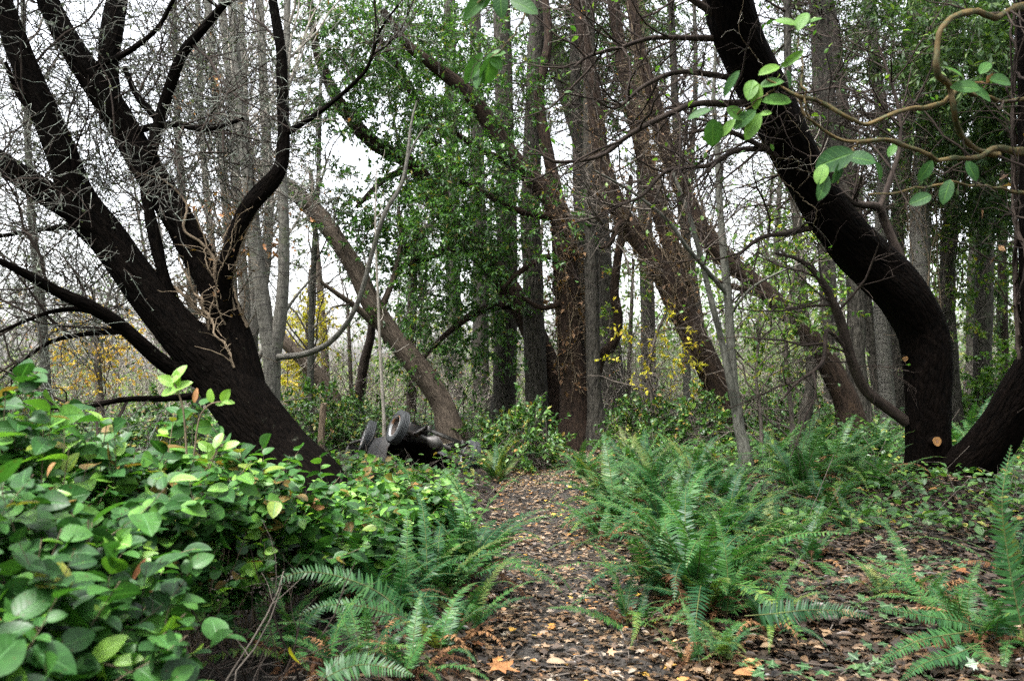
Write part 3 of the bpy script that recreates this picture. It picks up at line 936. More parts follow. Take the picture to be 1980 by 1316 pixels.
# --- the pair of vine-clad leaning trunks right of centre
G1 = [(1405, 790, 55, 15.5), (1392, 760, 52, 15.5), (1352, 668, 49, 15.5), (1316, 596, 45, 15.5), (1275, 515, 42, 15.5), (1225, 450, 39, 15.5), (1190, 390, 35, 15.5), (1165, 310, 32, 15.5), (1150, 200, 29, 15.5), (1130, 80, 25, 15.5), (1110, -60, 20, 15.5)]
G2 = [(1352, 660, 34, 15.6), (1325, 580, 35, 15.8), (1300, 480, 35, 16), (1270, 390, 34, 16.2), (1245, 300, 31, 16.3), (1225, 210, 29, 16.4), (1200, 100, 25, 16.5), (1180, -60, 21, 16.5)]
make_tree('leaning_tree', 'forked trunk shaggy with vine leaning left, right of the yellow-leaved sapling', 'tree', [G1, G2], M['madrone'],
          [[(1225, 455, 14, 15.5), (1200, 430, 12, 15.3), (1180, 470, 9, 15), (1160, 480, 6, 14.8)]],
          None, [(60, (.6, 2.0), (35, 80), .03, .22), (520, (.3, .9), (25, 70), -.02, .3, {'rmin': .003}), (900, (.15, .5), (25, 70), -.05, .3, {'rmin': .0025})], M['twig'], leaf=(M['dry'], 220, (.04, .09)), seed=61, sides=16, K=60, grow_t=(.3, 1))
vine_on('shaggy brown vine on the lower fork of the leaning trunk right of the yellow sapling', G1[:9], 18, 1100, 600, 62, lsize=(.04, .09))
vine_on('shaggy brown vine on the upper fork of the leaning trunk right of the yellow sapling', G2[:7], 14, 900, 420, 63, lsize=(.04, .09))

# --- the long leaning trunk further right
H = [(1640, 785, 49, 14), (1630, 760, 45, 14), (1588, 680, 40, 14), (1542, 626, 37, 14), (1485, 567, 35, 14), (1436, 528, 34, 14), (1392, 490, 32, 14), (1351, 432, 31, 14), (1318, 360, 30, 14), (1290, 290, 29, 14), (1262, 190, 27, 14), (1235, 90, 24, 14), (1215, -40, 20, 14)]
make_tree('leaning_tree', 'long rust-brown trunk leaning left behind the slim double-stemmed grey tree', 'tree', [H], M['madrone'],
          [[(1500, 580, 16, 14), (1440, 560, 13, 13.6), (1390, 545, 10, 13.2), (1360, 520, 7, 13)]],
          None, [(46, (.6, 1.9), (35, 80), .03, .22), (380, (.3, .9), (25, 70), -.02, .3, {'rmin': .003}), (700, (.15, .5), (25, 70), -.04, .3, {'rmin': .0025})], M['twig_dark'], leaf=(M['bright'], 160, (.05, .09)), seed=71, sides=16, K=60, grow_t=(.3, 1))
vine_on('wiry tan vine over the upper half of the long rust-brown leaning trunk', H[4:], 14, 900, 160, 72)

# --- slim grey double-stemmed tree by the ferns
make_tree('young_tree', 'slim smooth grey tree with two stems rising from the ferns right of the trail', 'tree',
          [[(1436, 850, 24, 11.5), (1430, 830, 22, 11.5), (1418, 744, 20, 11.5), (1411, 623, 17, 11.5), (1404, 540, 16, 11.5), (1398, 478, 14, 11.5), (1392, 400, 13, 11.5), (1388, 300, 11, 11.5), (1380, 200, 8, 11.5), (1384, 90, 6, 11.5)],
           [(1424, 800, 16, 11.5), (1412, 740, 14, 11.4), (1397, 666, 13, 11.4), (1379, 595, 12, 11.3), (1361, 524, 10, 11.3), (1335, 425, 9, 11.2), (1300, 330, 6, 11.2)]],
          M['sapling'],
          [[(1407, 570, 10, 11.5), (1368, 524, 9, 11.3), (1326, 475, 8, 11.1), (1290, 425, 7, 11), (1220, 370, 5, 10.8), (1150, 330, 4, 10.6)],
           [(1410, 610, 6, 11.5), (1450, 560, 5, 11.3), (1500, 530, 4, 11.1), (1560, 505, 3, 11)]],
          None, [(34, (.4, 1.2), (30, 65), .06, .2), (180, (.2, .6), (25, 60), .02, .25, {'rmin': .002})], M['twig'], leaf=(M['bright'], 130, (.05, .09)), seed=81, sides=12, K=50, grow_t=(.35, 1))

# --- the great dark bent trunk on the right
IT = [(1796, 960, 96, 10.0), (1795, 900, 86, 10), (1794, 800, 84, 10), (1792, 700, 88, 10), (1780, 630, 92, 10), (1748, 570, 94, 9.9), (1700, 520, 94, 9.8), (1640, 460, 90, 9.6), (1590, 395, 86, 9.4), (1548, 320, 84, 9.2), (1505, 235, 86, 9), (1465, 150, 92, 8.8), (1428, 70, 92, 8.6), (1405, -20, 90, 8.4), (1395, -110, 80, 8.2)]
I2 = [(1800, 950, 70, 10), (1850, 915, 88, 9.8), (1895, 880, 86, 9.6), (1940, 825, 84, 9.4), (1985, 750, 80, 9.2), (2040, 640, 70, 9), (2080, 500, 60, 8.8), (2090, 300, 50, 8.6), (2080, 100, 40, 8.4)]
dark_limbs = [
    [(1752, 815, 22, 10), (1712, 785, 22, 9.9), (1672, 752, 21, 9.8), (1646, 695, 20, 9.7), (1628, 630, 19, 9.6), (1606, 574, 16, 9.5), (1574, 524, 12, 9.4), (1540, 500, 8, 9.3), (1500, 490, 5, 9.2)],
    [(1756, 530, 20, 9.9), (1732, 478, 18, 9.9), (1709, 425, 17, 9.9), (1698, 400, 16, 9.8), (1652, 393, 13, 9.6), (1620, 366, 11, 9.4), (1600, 345, 8, 9.3), (1540, 290, 6, 9.2)],
    [(1700, 402, 12, 9.8), (1720, 350, 10, 9.9), (1740, 280, 8, 10), (1735, 200, 6, 10.1), (1700, 90, 5, 10.2)],
    [(1400, 75, 14, 8.6), (1340, 74, 11, 8.5), (1260, 74, 9, 8.4), (1200, 92, 8, 8.3), (1140, 108, 7, 8.2), (1110, 130, 5, 8.1)],
    [(1470, 160, 14, 8.8), (1340, 140, 11, 8.6), (1290, 145, 9, 8.5), (1240, 170, 8, 8.4), (1190, 210, 6, 8.3), (1150, 190, 4, 8.2)],
    [(1480, 200, 18, 8.9), (1390, 200, 14, 8.7), (1340, 202, 12, 8.5), (1280, 227, 11, 8.4), (1215, 262, 10, 8.3), (1165, 300, 9, 8.2), (1100, 313, 7, 8.1), (1058, 308, 6, 8), (1040, 280, 4, 8)],
    [(1530, 290, 14, 9.1), (1430, 290, 11, 8.9), (1370, 320, 9, 8.7), (1290, 330, 8, 8.6), (1240, 380, 6, 8.5), (1180, 400, 4, 8.4)],
    [(1560, 340, 13, 9.2), (1500, 300, 11, 9), (1430, 262, 10, 8.8), (1380, 250, 8, 8.6), (1320, 260, 6, 8.5)],
    [(1410, 50, 18, 8.5), (1370, 20, 15, 8.4), (1310, -20, 12, 8.3)],
    [(1570, 440, 12, 9.5), (1520, 452, 10, 9.3), (1470, 460, 8, 9.1), (1420, 500, 6, 9)],
    [(1650, 690, 8, 9.7), (1600, 640, 8, 9.5), (1590, 700, 7, 9.3), (1540, 740, 6, 9.1), (1510, 775, 4, 9)],
]


def cut_marks(root, rng):
    for (px, py, r, dd, nx, lb) in ((1809, 853, 9, 9.735, .12, 'pale orange sawn-off branch stub'), (1751, 694, 5, 9.87, -.62, 'small yellow sawn-off branch stub')):
        tv = np.concatenate([np.array([v.co[:] for v in ch.data.vertices]) for ch in root.children if ch.name.startswith('trunk')])
        ro = np.array([0, 0, CAM_H])
        rd_ = nrm(P(px, py, 10.0) - ro)
        al = (tv - ro) @ rd_
        off = np.linalg.norm(tv - ro - al[:, None] * rd_, axis=1)
        c = ro + rd_ * al[off < .045].min() if (off < .045).any() else P(px, py, dd)
        ax = nrm(np.array([nx, -1, .12]))
        s_ = nrm(np.cross(ax, np.array([0, 0, 1.])))
        u_ = np.cross(s_, ax)
        rad = r / F * dd * .98
        c = c + ax * .02
        th = np.linspace(0, 6.283, 20, endpoint=False)
        mb = MB(M['cut'], M['pith'], M['dark'])
        prof = [(-.10, 1.5), (.004, 1.16), (.010, 1.02), (.010, .93), (.009, .55), (.008, .30)]
        V = np.concatenate([c + ax * h + (np.cos(th)[:, None] * s_ + np.sin(th)[:, None] * u_) * rad * f * (1 + .05 * np.sin(3 * th + h * 40))[:, None] for h, f in prof] + [[c + ax * .005]])
        i = np.arange(20)
        rings = [np.stack([k * 20 + i, k * 20 + (i + 1) % 20, (k + 1) * 20 + (i + 1) % 20, (k + 1) * 20 + i], 1) for k in range(5)]
        mb.add(V, np.vstack(rings[:2]), 2)
        mb.add(V, [np.vstack(rings[2:]), np.stack([100 + i, 100 + (i + 1) % 20, np.full(20, 120)], 1)], 0)
        o = mb.build('cut_stub', root)
        o['label'] = lb
        th = np.linspace(0, 6.283, 12, endpoint=False)
        pb = MB(M['pith'])
        V = np.concatenate([c + ax * (.010) + (np.cos(th)[:, None] * s_ + np.sin(th)[:, None] * u_) * rad * .34, [c + ax * .008]])
        i = np.arange(12)
        pb.add(V, np.stack([i, (i + 1) % 12, np.full(12, 12)], 1))
        pb.build('pith', o)


make_tree('broadleaf_tree', 'thick black trunk bent sharply left with two pale sawn stubs, beside the ferns', 'tree', [IT, I2], M['dark'], dark_limbs, M['twig_dark'],
          [(130, (.4, 1.3), (30, 75), .0, .2), (620, (.2, .7), (25, 65), -.03, .26, {'rmin': .0022}), (900, (.12, .35), (25, 65), -.03, .3, {'rmin': .0018})], M['twig_dark'],
          leaf=(M['bright'], 260, (.04, .09), LEAF_MID), seed=91, sides=40, K=150, rough=.036, extra=cut_marks, grow_t=(.3, 1), trunk_levels=False)
vine_on('few thin pale creepers clinging to the thick black bent trunk', IT[7:14], 5, 60, 0, 92, pale=True, r=(.003, .006))

# --- peeling-bark tree at the right edge reaching over the view
R_ST = [(2120, 1250, 150, 4.6), (2080, 1000, 140, 4.6), (2055, 760, 130, 4.6), (2040, 500, 120, 4.6), (2030, 250, 110, 4.6), (2020, 0, 100, 4.6), (2010, -150, 90, 4.6)]
peel_limbs = [
    [(2010, 290, 16.3, 4.5), (1960, 292, 12.6, 4.4), (1925, 290, 10.4, 4.3), (1885, 305, 8.9, 4.2), (1840, 312, 8.1, 4.1), (1800, 308, 7.4, 4), (1765, 290, 6.7, 3.9), (1720, 270, 6.7, 3.8), (1650, 273, 5.9, 3.7), (1600, 255, 5.2, 3.7), (1555, 225, 4.4, 3.6), (1545, 190, 3.7, 3.6)],
    [(2010, 190, 8.9, 4.5), (1940, 195, 6.7, 4.3), (1890, 180, 7.4, 4.2), (1855, 172, 9.6, 4.1), (1820, 200, 8.1, 4), (1765, 212, 7.4, 3.9), (1720, 225, 6.7, 3.8), (1675, 240, 6.7, 3.8), (1635, 225, 6.7, 3.7), (1590, 200, 5.9, 3.7), (1545, 185, 5.2, 3.6), (1510, 165, 3.7, 3.6), (1480, 150, 3.0, 3.6)],
    [(2020, 10, 14.8, 4.5), (1965, 15, 12.6, 4.3), (1925, 32, 11.1, 4.2), (1890, 25, 11.1, 4.1), (1850, 28, 11.1, 4), (1822, 55, 10.4, 3.9), (1812, 90, 9.6, 3.9), (1815, 140, 9.6, 3.9), (1840, 165, 9.6, 4), (1845, 215, 8.9, 4), (1850, 250, 8.9, 4.1), (1880, 285, 8.9, 4.2), (1930, 300, 8.9, 4.3)],
    [(2020, 380, 7.4, 4.5), (1900, 360, 4.4, 4.2), (1820, 355, 4.4, 4), (1790, 360, 3.7, 4), (1740, 370, 3.7, 3.9), (1680, 375, 3.0, 3.9)],
    [(2010, -120, 14.8, 4.6), (1700, -140, 11.8, 4.2), (1300, -120, 8.9, 3.9), (1050, -70, 6.7, 3.7), (960, -20, 4.4, 3.6), (925, 5, 3.0, 3.6)],
    [(1050, -70, 4.4, 3.7), (1010, 40, 3.0, 3.65), (975, 90, 2.6, 3.6), (948, 112, 2.2, 3.6)],
    [(1510, 165, 3.0, 3.6), (1470, 190, 2.2, 3.6), (1430, 215, 2.2, 3.6), (1390, 225, 2.2, 3.6), (1350, 215, 1.5, 3.6)],
    [(1660, 275, 3.0, 3.7), (1640, 300, 2.2, 3.7), (1610, 320, 2.2, 3.7)],
    [(1560, 225, 3.0, 3.6), (1550, 130, 3.0, 3.6), (1545, 70, 2.2, 3.6)],
]
PEEL_LEAVES = [  # px, py of the middle, length px, image angle of the tip, width factor, tone, template
    (1379, 257, 54, 278, 1.3, .35), (1452, 172, 48, 250, 1.0, .75), (1463, 186, 50, 262, .8, .95), (1492, 160, 46, 15, 1.1, .5), (1526, 153, 38, 300, 1.2, .1), (1504, 193, 64, 8, .75, .6), (1488, 134, 48, 200, .8, .95),
    (1532, 114, 52, 35, .55, .8), (1439, 231, 54, 215, .8, .25), (1456, 244, 58, 240, .8, .8), (1480, 219, 24, 10, 1.2, .9), (1413, 161, 56, 235, .6, .15), (1352, 219, 48, 195, .7, .2), (1423, 219, 42, 330, 1.0, .6), (1407, 247, 44, 230, .7, .85),
    (1519, 42, 46, 155, .7, .8), (1551, 40, 50, 65, .9, .7), (1572, 40, 38, 25, .6, .6), (1613, 308, 76, 195, 1.1, .05), (1666, 306, 54, 350, 1.2, .05), (1588, 336, 44, 245, 1.1, .9), (1592, 361, 56, 250, .8, .15), (1620, 333, 46, 255, 1.0, .0),
    (1868, 168, 54, 170, .9, .3), (1897, 180, 50, 330, 1.0, .2), (1937, 155, 60, 5, .8, .3), (1840, 135, 50, 130, .8, .5), (1905, 130, 40, 50, .9, .4),
    (918, 12, 66, 232, .7, .3), (938, -8, 50, 260, .9, .3), (968, 8, 52, 272, 1.0, .1), (1012, 10, 66, 328, .8, .2), (944, 138, 54, 262, 1.4, .3), (914, 132, 70, 232, .6, .5), (925, 150, 46, 250, 1.0, .2), (957, 118, 42, 320, 1.1, .4), (962, 103, 32, 10, 1.0, .5),
    (1700, 330, 40, 300, .9, .2), (1725, 290, 36, 60, .8, .5), (1790, 330, 44, 240, .9, .15), (1780, 385, 46, 200, 1.0, .1), (1830, 370, 50, 250, .9, .1), (1880, 330, 44, 300, .9, .1),
]


def leaf_px(mb, px, py, ln, ang, wide, tone, d, rng, tpl=LEAF_OVAL, m=0, tilt=.5):
    a = math.radians(ang)
    ax = np.array([math.cos(a), rng.normal(0, .25), math.sin(a)])
    up = nrm(np.array([rng.normal(0, tilt), -1, rng.uniform(.1, .9)]))
    L = ln / F * d
    c = P(px, py, d)
    ax = nrm(ax)
    place(mb, tpl, c - ax * L * .5, ax, up, L, tone, m, wide)


def peel_extra(root, rng):
    mb = MB(M['madrone_leaf'])
    for q in PEEL_LEAVES:
        leaf_px(mb, *q, 3.6 if q[0] < 1700 else 3.9, rng)
    # the tree's own crown, unseen above the frame, added to shade the right side
    for c, r_, n_ in (((3.0, 4.6, 6.3), (1.8, 1.6, .8), 420), ((1.6, 6.0, 7.0), (1.4, 1.5, .8), 300), ((4.6, 6.0, 7.2), (1.6, 1.8, .9), 340), ((3.4, 2.6, 6.2), (1.8, 1.5, .8), 300)):
        Pc, Rc = sprays(rng, c, r_, n_, (.3, .7))
        leaves_on(mb, Pc, n_ * 9, (.10, .17), rng, tpl=LEAF_MID, mat=0, droop=.3)
    mb.build('foliage', root)


make_tree('madrone_tree', 'dark trunk at the right edge with smooth orange branches and big oval leaves', 'tree', [R_ST], M['dark'], peel_limbs, M['peel'],
          [(40, (.15, .5), (30, 70), .0, .25), (120, (.08, .3), (25, 65), 0, .3, {'rmin': .0014})], M['twig_dark'], seed=95, sides=20, K=60, extra=peel_extra, trunk_levels=False, limb_rough=.09)
vine_on('brown shaggy vine on the dark trunk at the right edge', R_ST[2:], 16, 120, 60, 96, r=(.004, .01), hair_m='twig_dark', stem_m='twig_dark')

# --- trunks of the right background
right_bg = [
    ('vine_tree', 'pale straight trunk hung with loose vine behind the bend of the thick black trunk', [(1790, 760, 50, 15), (1785, 560, 46, 15), (1780, 400, 44, 15), (1782, 200, 42, 15), (1790, -60, 38, 15)], 'alder', 101),
    ('vine_tree', 'grey trunk hung with loose vine just right of the bend of the thick black trunk', [(1835, 740, 34, 17), (1838, 560, 33, 17), (1842, 350, 32, 17), (1838, 150, 30, 17), (1832, -60, 27, 17)], 'fir', 102),
    ('fir_tree', 'bare grey fir pole leaning slightly left above the bend of the thick black trunk', [(1720, 760, 34, 16), (1705, 600, 32, 16), (1694, 450, 30, 16), (1682, 280, 28, 16), (1666, 100, 26, 16), (1650, -60, 24, 16)], 'alder', 103),
    ('fir_tree', 'second bare grey fir pole close left of the leaning one above the thick black trunk', [(1700, 770, 30, 18), (1672, 560, 28, 18), (1652, 380, 26, 18), (1636, 200, 25, 18), (1625, 50, 23, 18), (1618, -60, 20, 18)], 'fir', 104),
    ('fir_tree', 'broad shadowy trunk standing behind the thin curved side stem of the black trunk', [(1665, 790, 52, 15), (1660, 700, 46, 15), (1650, 560, 42, 15), (1630, 380, 38, 15), (1600, 180, 34, 15), (1580, -60, 30, 15)], 'fir', 105),
    ('fir_tree', 'dark slim trunk at the far right seen past the black trunk', [(1938, 720, 22, 20), (1940, 560, 21, 20), (1945, 380, 20, 20), (1950, 200, 18, 20), (1948, -60, 16, 20)], 'twig_dark', 106),
    ('fir_tree', 'dim grey trunk left of the slim one at the far right', [(1880, 690, 28, 25), (1882, 520, 27, 25), (1886, 340, 25, 25), (1890, 150, 23, 25), (1893, -60, 20, 25)], 'fir', 107),
    ('fir_tree', 'dark trunk pair member between the forked vine-clad trunk and the black trunk', [(1568, 800, 28, 14), (1560, 720, 25, 14), (1550, 620, 23, 14), (1530, 480, 20, 14), (1510, 300, 18, 14), (1500, -40, 15, 14)], 'fir', 108),
    ('fir_tree', 'thin shaded trunk just left of the foot of the forked vine-clad trunk', [(1365, 775, 26, 16.5), (1360, 700, 24, 16.5), (1345, 560, 22, 17), (1330, 400, 20, 17), (1310, 200, 18, 17), (1290, -60, 15, 17)], 'fir', 109),
    ('fir_tree', 'grey trunk behind the upper part of the thick black trunk, left side', [(1600, 760, 30, 21), (1590, 500, 28, 21), (1578, 300, 26, 21), (1562, 100, 24, 21), (1550, -60, 22, 21)], 'fir', 110),
    ('fir_tree', 'tall shaded trunk rising at the top right between the orange branches', [(1735, 700, 36, 19), (1738, 450, 34, 19), (1742, 200, 32, 19), (1745, -60, 28, 19)], 'fir', 111),
    ('fir_tree', 'slim trunk far behind the right edge ferns', [(1965, 690, 18, 28), (1968, 450, 17, 28), (1975, 200, 15, 28), (1978, -60, 12, 28)], 'fir', 112),
]
for nm, lb, st, bm, sd_ in right_bg:
    wob = np.random.default_rng(sd_ + 1000)
    sl = wob.normal(0, 20)
    st = [(a + sl * q_ / len(st) + wob.normal(0, 6), b, c_ * .82, d) for q_, (a, b, c_, d) in enumerate(st)]
    t_ = make_tree('fir_tree' if nm == 'fir_tree' else 'alder_tree', lb, 'tree', [st], M[bm], (), None,
                   [(70, (.5, 1.9), (45, 95), -.02, .22), (620, (.3, .9), (30, 75), -.06, .3, {'rmin': .003}), (700, (.15, .5), (30, 75), -.08, .3, {'rmin': .0025})], M['twig_dark'] if bm != 'alder' else M['twig'],
                   leaf=(M['needle'], 1500, (.05, .12), NEEDLE), group='trunks of the wood on the right', seed=sd_, sides=12, K=50, grow_t=(.3, 1))
vine_on('loose tan vine dangling on the pale straight trunk behind the black trunk', right_bg[0][2], 16, 700, 260, 121, leaf_m='bright', width=1.1)
vine_on('loose tan vine on the grey trunk just right of the black trunk', right_bg[1][2], 12, 600, 260, 122, leaf_m='bright', width=1.1)

# fir boughs hanging across the top: conifers whose trunks stand in the wood behind
fir_crowns = [
    ('drooping dark conifer hanging over the top between the central trunks and the black trunk', [(1255, 770, 30, 24), (1250, 500, 28, 24), (1240, 200, 25, 24), (1235, -60, 22, 24)],
     [(1180, 60, 20, 70, 60, 1.2, 130), (1260, 50, 22, 70, 60, 1.4, 120), (1190, 180, 20, 50, 50, 1, 70), (1120, 60, 20, 40, 60, 1, 70), (1220, 300, 23, 60, 60, 1.2, 60)], 131),
    ('drooping dark conifer with boughs filling the top right corner', [(1900, 720, 34, 18), (1905, 450, 32, 18), (1910, 200, 30, 18), (1915, -60, 28, 18)],
     [(1880, 80, 13, 90, 70, 1.2, 170), (1960, 160, 13, 60, 80, 1.2, 150), (1780, 60, 15, 70, 60, 1.2, 120), (1900, 230, 14, 80, 60, 1.2, 130), (1950, 350, 15, 60, 70, 1.2, 120), (1850, 380, 17, 70, 60, 1.2, 90), (1900, 480, 20, 70, 70, 1.2, 70), (1960, 580, 20, 60, 60, 1.2, 60), (1850, 590, 22, 60, 60, 1.2, 50)], 132),
    ('drooping dark conifer behind the bare grey fir poles', [(1610, 740, 30, 27), (1600, 450, 27, 27), (1595, 200, 24, 27), (1590, -60, 20, 27)],
     [(1560, 90, 22, 50, 70, 1.4, 70), (1710, 40, 22, 50, 40, 1.4, 50), (1560, 290, 25, 40, 60, 1.4, 50), (1770, 330, 22, 40, 80, 1.4, 60), (1740, 450, 24, 40, 50, 1.3, 40)], 133),
    ('drooping conifer behind the evergreen crown above the leaning grey-brown tree', [(880, 740, 30, 30), (876, 450, 28, 30), (872, 200, 25, 30), (868, -60, 22, 30)],
     [(830, 120, 26, 110, 90, 2, 120), (900, 260, 27, 90, 90, 2, 100), (860, 400, 28, 100, 90, 2, 60), (900, 540, 28, 90, 80, 2, 50), (850, 640, 28, 80, 60, 1.8, 40), (980, 80, 27, 70, 90, 2, 90), (720, 60, 25, 90, 70, 2, 90)], 134)]
for lb, st, bl, sd_ in fir_crowns:
    make_tree('fir_tree', lb, 'tree', [st], M['fir'], (), None, [(40, (1.0, 3.0), (60, 95), -.05, .15), (300, (.4, 1.2), (30, 70), -.1, .25, {'rmin': .004})], M['twig_dark'],
              group='drooping conifers', seed=sd_, sides=10, K=40, blobs=bl, blob_leaf=(M['needle'], 42, (.08, .18), (.5, 1.3), NEEDLE), grow_t=(.3, 1))

# ivy-clad column and autumn saplings
def leafy(name, label, cat, st, barkm, blobs, lm, per, size, seed, ln=(.2, .5), tpl=LEAF_LO, group=None, levels=()):
    return make_tree(name, label, cat, [st], barkm, (), None, levels, M['twig'], seed=seed, sides=8, K=24, blobs=blobs, blob_leaf=(lm, per, size, ln, tpl), group=group)


leafy('ivy_tree', 'narrow trunk sheathed in dark ivy behind the top of the leaning grey-brown tree', 'tree', [(795, 770, 20, 24), (796, 620, 18, 24), (800, 500, 16, 24), (806, 420, 12, 24)], M['twig_dark'],
      [(796, 700, 24, 22, 50, .4, 80), (798, 600, 24, 20, 60, .4, 90), (802, 510, 24, 20, 60, .4, 90)], M['evergreen'], 14, (.07, .13), 141)
leafy('maple_sapling', 'low sapling with lemon-yellow leaves between the central trunks and the forked leaning trunk', 'sapling', [(1262, 790, 8, 15.5), (1255, 720, 7, 15.5), (1268, 650, 6, 15.5), (1290, 600, 4, 15.5)], M['twig'],
      [(1235, 640, 15.5, 45, 40, .7, 12), (1305, 650, 15.2, 40, 45, .7, 20), (1265, 710, 15.3, 50, 40, .7, 12), (1320, 710, 15.2, 30, 40, .6, 12), (1210, 690, 15.7, 35, 40, .6, 8)], M['yellow'], 7, (.06, .12), 142,
      levels=[(30, (.4, 1.3), (30, 70), .02, .25), (140, (.2, .6), (25, 60), .0, .3, {'rmin': .002})])
leafy('maple_sapling', 'amber-leaved tree glowing behind the low left branches of the black multi-stemmed tree', 'sapling', [(195, 800, 16, 19), (190, 720, 14, 19), (185, 640, 10, 19), (180, 560, 7, 19)], M['twig'],
      [(190, 650, 19, 60, 55, 1, 70), (160, 700, 19, 60, 45, 1, 56), (225, 710, 18.8, 45, 40, .9, 30), (110, 765, 18, 40, 20, .8, 14), (240, 640, 18.8, 25, 40, .7, 12), (60, 610, 19.5, 70, 50, 1, 12)], M['orange'], 7, (.06, .12), 143,
      levels=[(20, (.6, 1.8), (30, 70), .02, .22), (120, (.3, .8), (25, 60), .0, .3, {'rmin': .003})])
leafy('maple_sapling', 'yellow-leaved tree showing between the grey alder trunk and the leaning grey-brown tree', 'sapling', [(590, 790, 14, 21), (592, 700, 12, 21), (596, 620, 9, 21), (600, 520, 6, 21)], M['twig'],
      [(590, 660, 21, 36, 65, .9, 110), (605, 610, 21, 28, 45, .8, 60), (575, 730, 20.5, 34, 40, .8, 56)], M['yellow'], 9, (.07, .13), 144,
      levels=[(20, (.6, 1.6), (30, 70), .02, .22), (90, (.3, .8), (25, 60), .0, .3, {'rmin': .003})])
leafy('maple_sapling', 'sparse sapling of rusty orange leaves hanging among the stems of the black tree', 'sapling', [(455, 800, 9, 13), (450, 640, 8, 13), (440, 500, 7, 13), (430, 380, 4, 13)], M['twig'],
      [(440, 410, 13, 50, 40, .7, 22), (490, 460, 13, 35, 35, .6, 18), (400, 420, 13, 30, 30, .6, 10), (540, 440, 13, 30, 30, .6, 7), (395, 180, 13, 70, 60, .8, 10)], M['dry'], 5, (.06, .11), 145,
      levels=[(30, (.6, 1.6), (30, 70), .04, .22), (200, (.3, .9), (25, 60), .0, .3, {'rmin': .002}), (600, (.15, .5), (25, 60), .0, .3, {'rmin': .002})])
for lb, st, bl, sd_ in [
    ('green-leaved understory sapling between the long leaning trunk and the black trunk', [(1530, 800, 9, 13), (1520, 680, 8, 13), (1530, 560, 6, 13), (1550, 470, 4, 13)],
     [(1500, 470, 13, 50, 40, .7, 24), (1560, 500, 13, 50, 45, .7, 24), (1490, 590, 12.6, 50, 40, .7, 22), (1590, 590, 13, 40, 50, .7, 20), (1530, 650, 13, 60, 40, .7, 18)], 146),
    ('leafy sapling right of the black trunk bend among the vine-hung trunks', [(1815, 720, 8, 16), (1820, 600, 7, 16), (1830, 500, 5, 16), (1840, 420, 3, 16)],
     [(1830, 460, 16, 50, 50, .8, 34), (1890, 540, 16, 50, 50, .8, 30), (1800, 330, 16, 40, 60, .8, 24), (1860, 600, 16, 50, 40, .8, 26)], 147),
    ('yellowing sapling at the far right behind the slim dark trunk', [(1935, 720, 8, 21), (1930, 600, 7, 21), (1940, 500, 4, 21)],
     [(1930, 560, 21, 60, 60, 1, 34), (1960, 640, 21, 40, 40, 1, 26), (1900, 470, 22, 50, 50, 1, 26)], 148),
    ('light green sapling seen between the smooth grey fir and the forked leaning trunk', [(1215, 760, 10, 21), (1220, 620, 8, 21), (1225, 500, 5, 21)],
     [(1215, 560, 21, 45, 60, 1, 40), (1240, 480, 21, 40, 50, 1, 34), (1190, 640, 21, 30, 50, 1, 26)], 149),
    ('light green sapling behind the pale bare pole left of the leaning tree', [(680, 780, 9, 22), (676, 680, 8, 22), (672, 580, 5, 22)],
     [(660, 640, 22, 50, 50, 1, 22), (760, 660, 22, 45, 60, 1, 34), (620, 480, 20, 45, 50, 1, 16), (700, 560, 22, 40, 50, 1, 16)], 155),
    ('green-leaved sapling right of the slim grey tree, low over the ferns', [(1470, 800, 7, 12.5), (1462, 720, 6, 12.5), (1470, 640, 4, 12.5)],
     [(1450, 640, 12.5, 40, 35, .6, 14), (1490, 690, 12.5, 40, 35, .6, 14)], 156)]:
    leafy('understory_sapling', lb, 'sapling', st, M['twig'], bl, M['understory'], 13, (.055, .115), sd_, group='understory saplings', levels=[(26, (.4, 1.3), (30, 70), .02, .25), (160, (.2, .7), (25, 60), .0, .3, {'rmin': .0025})])
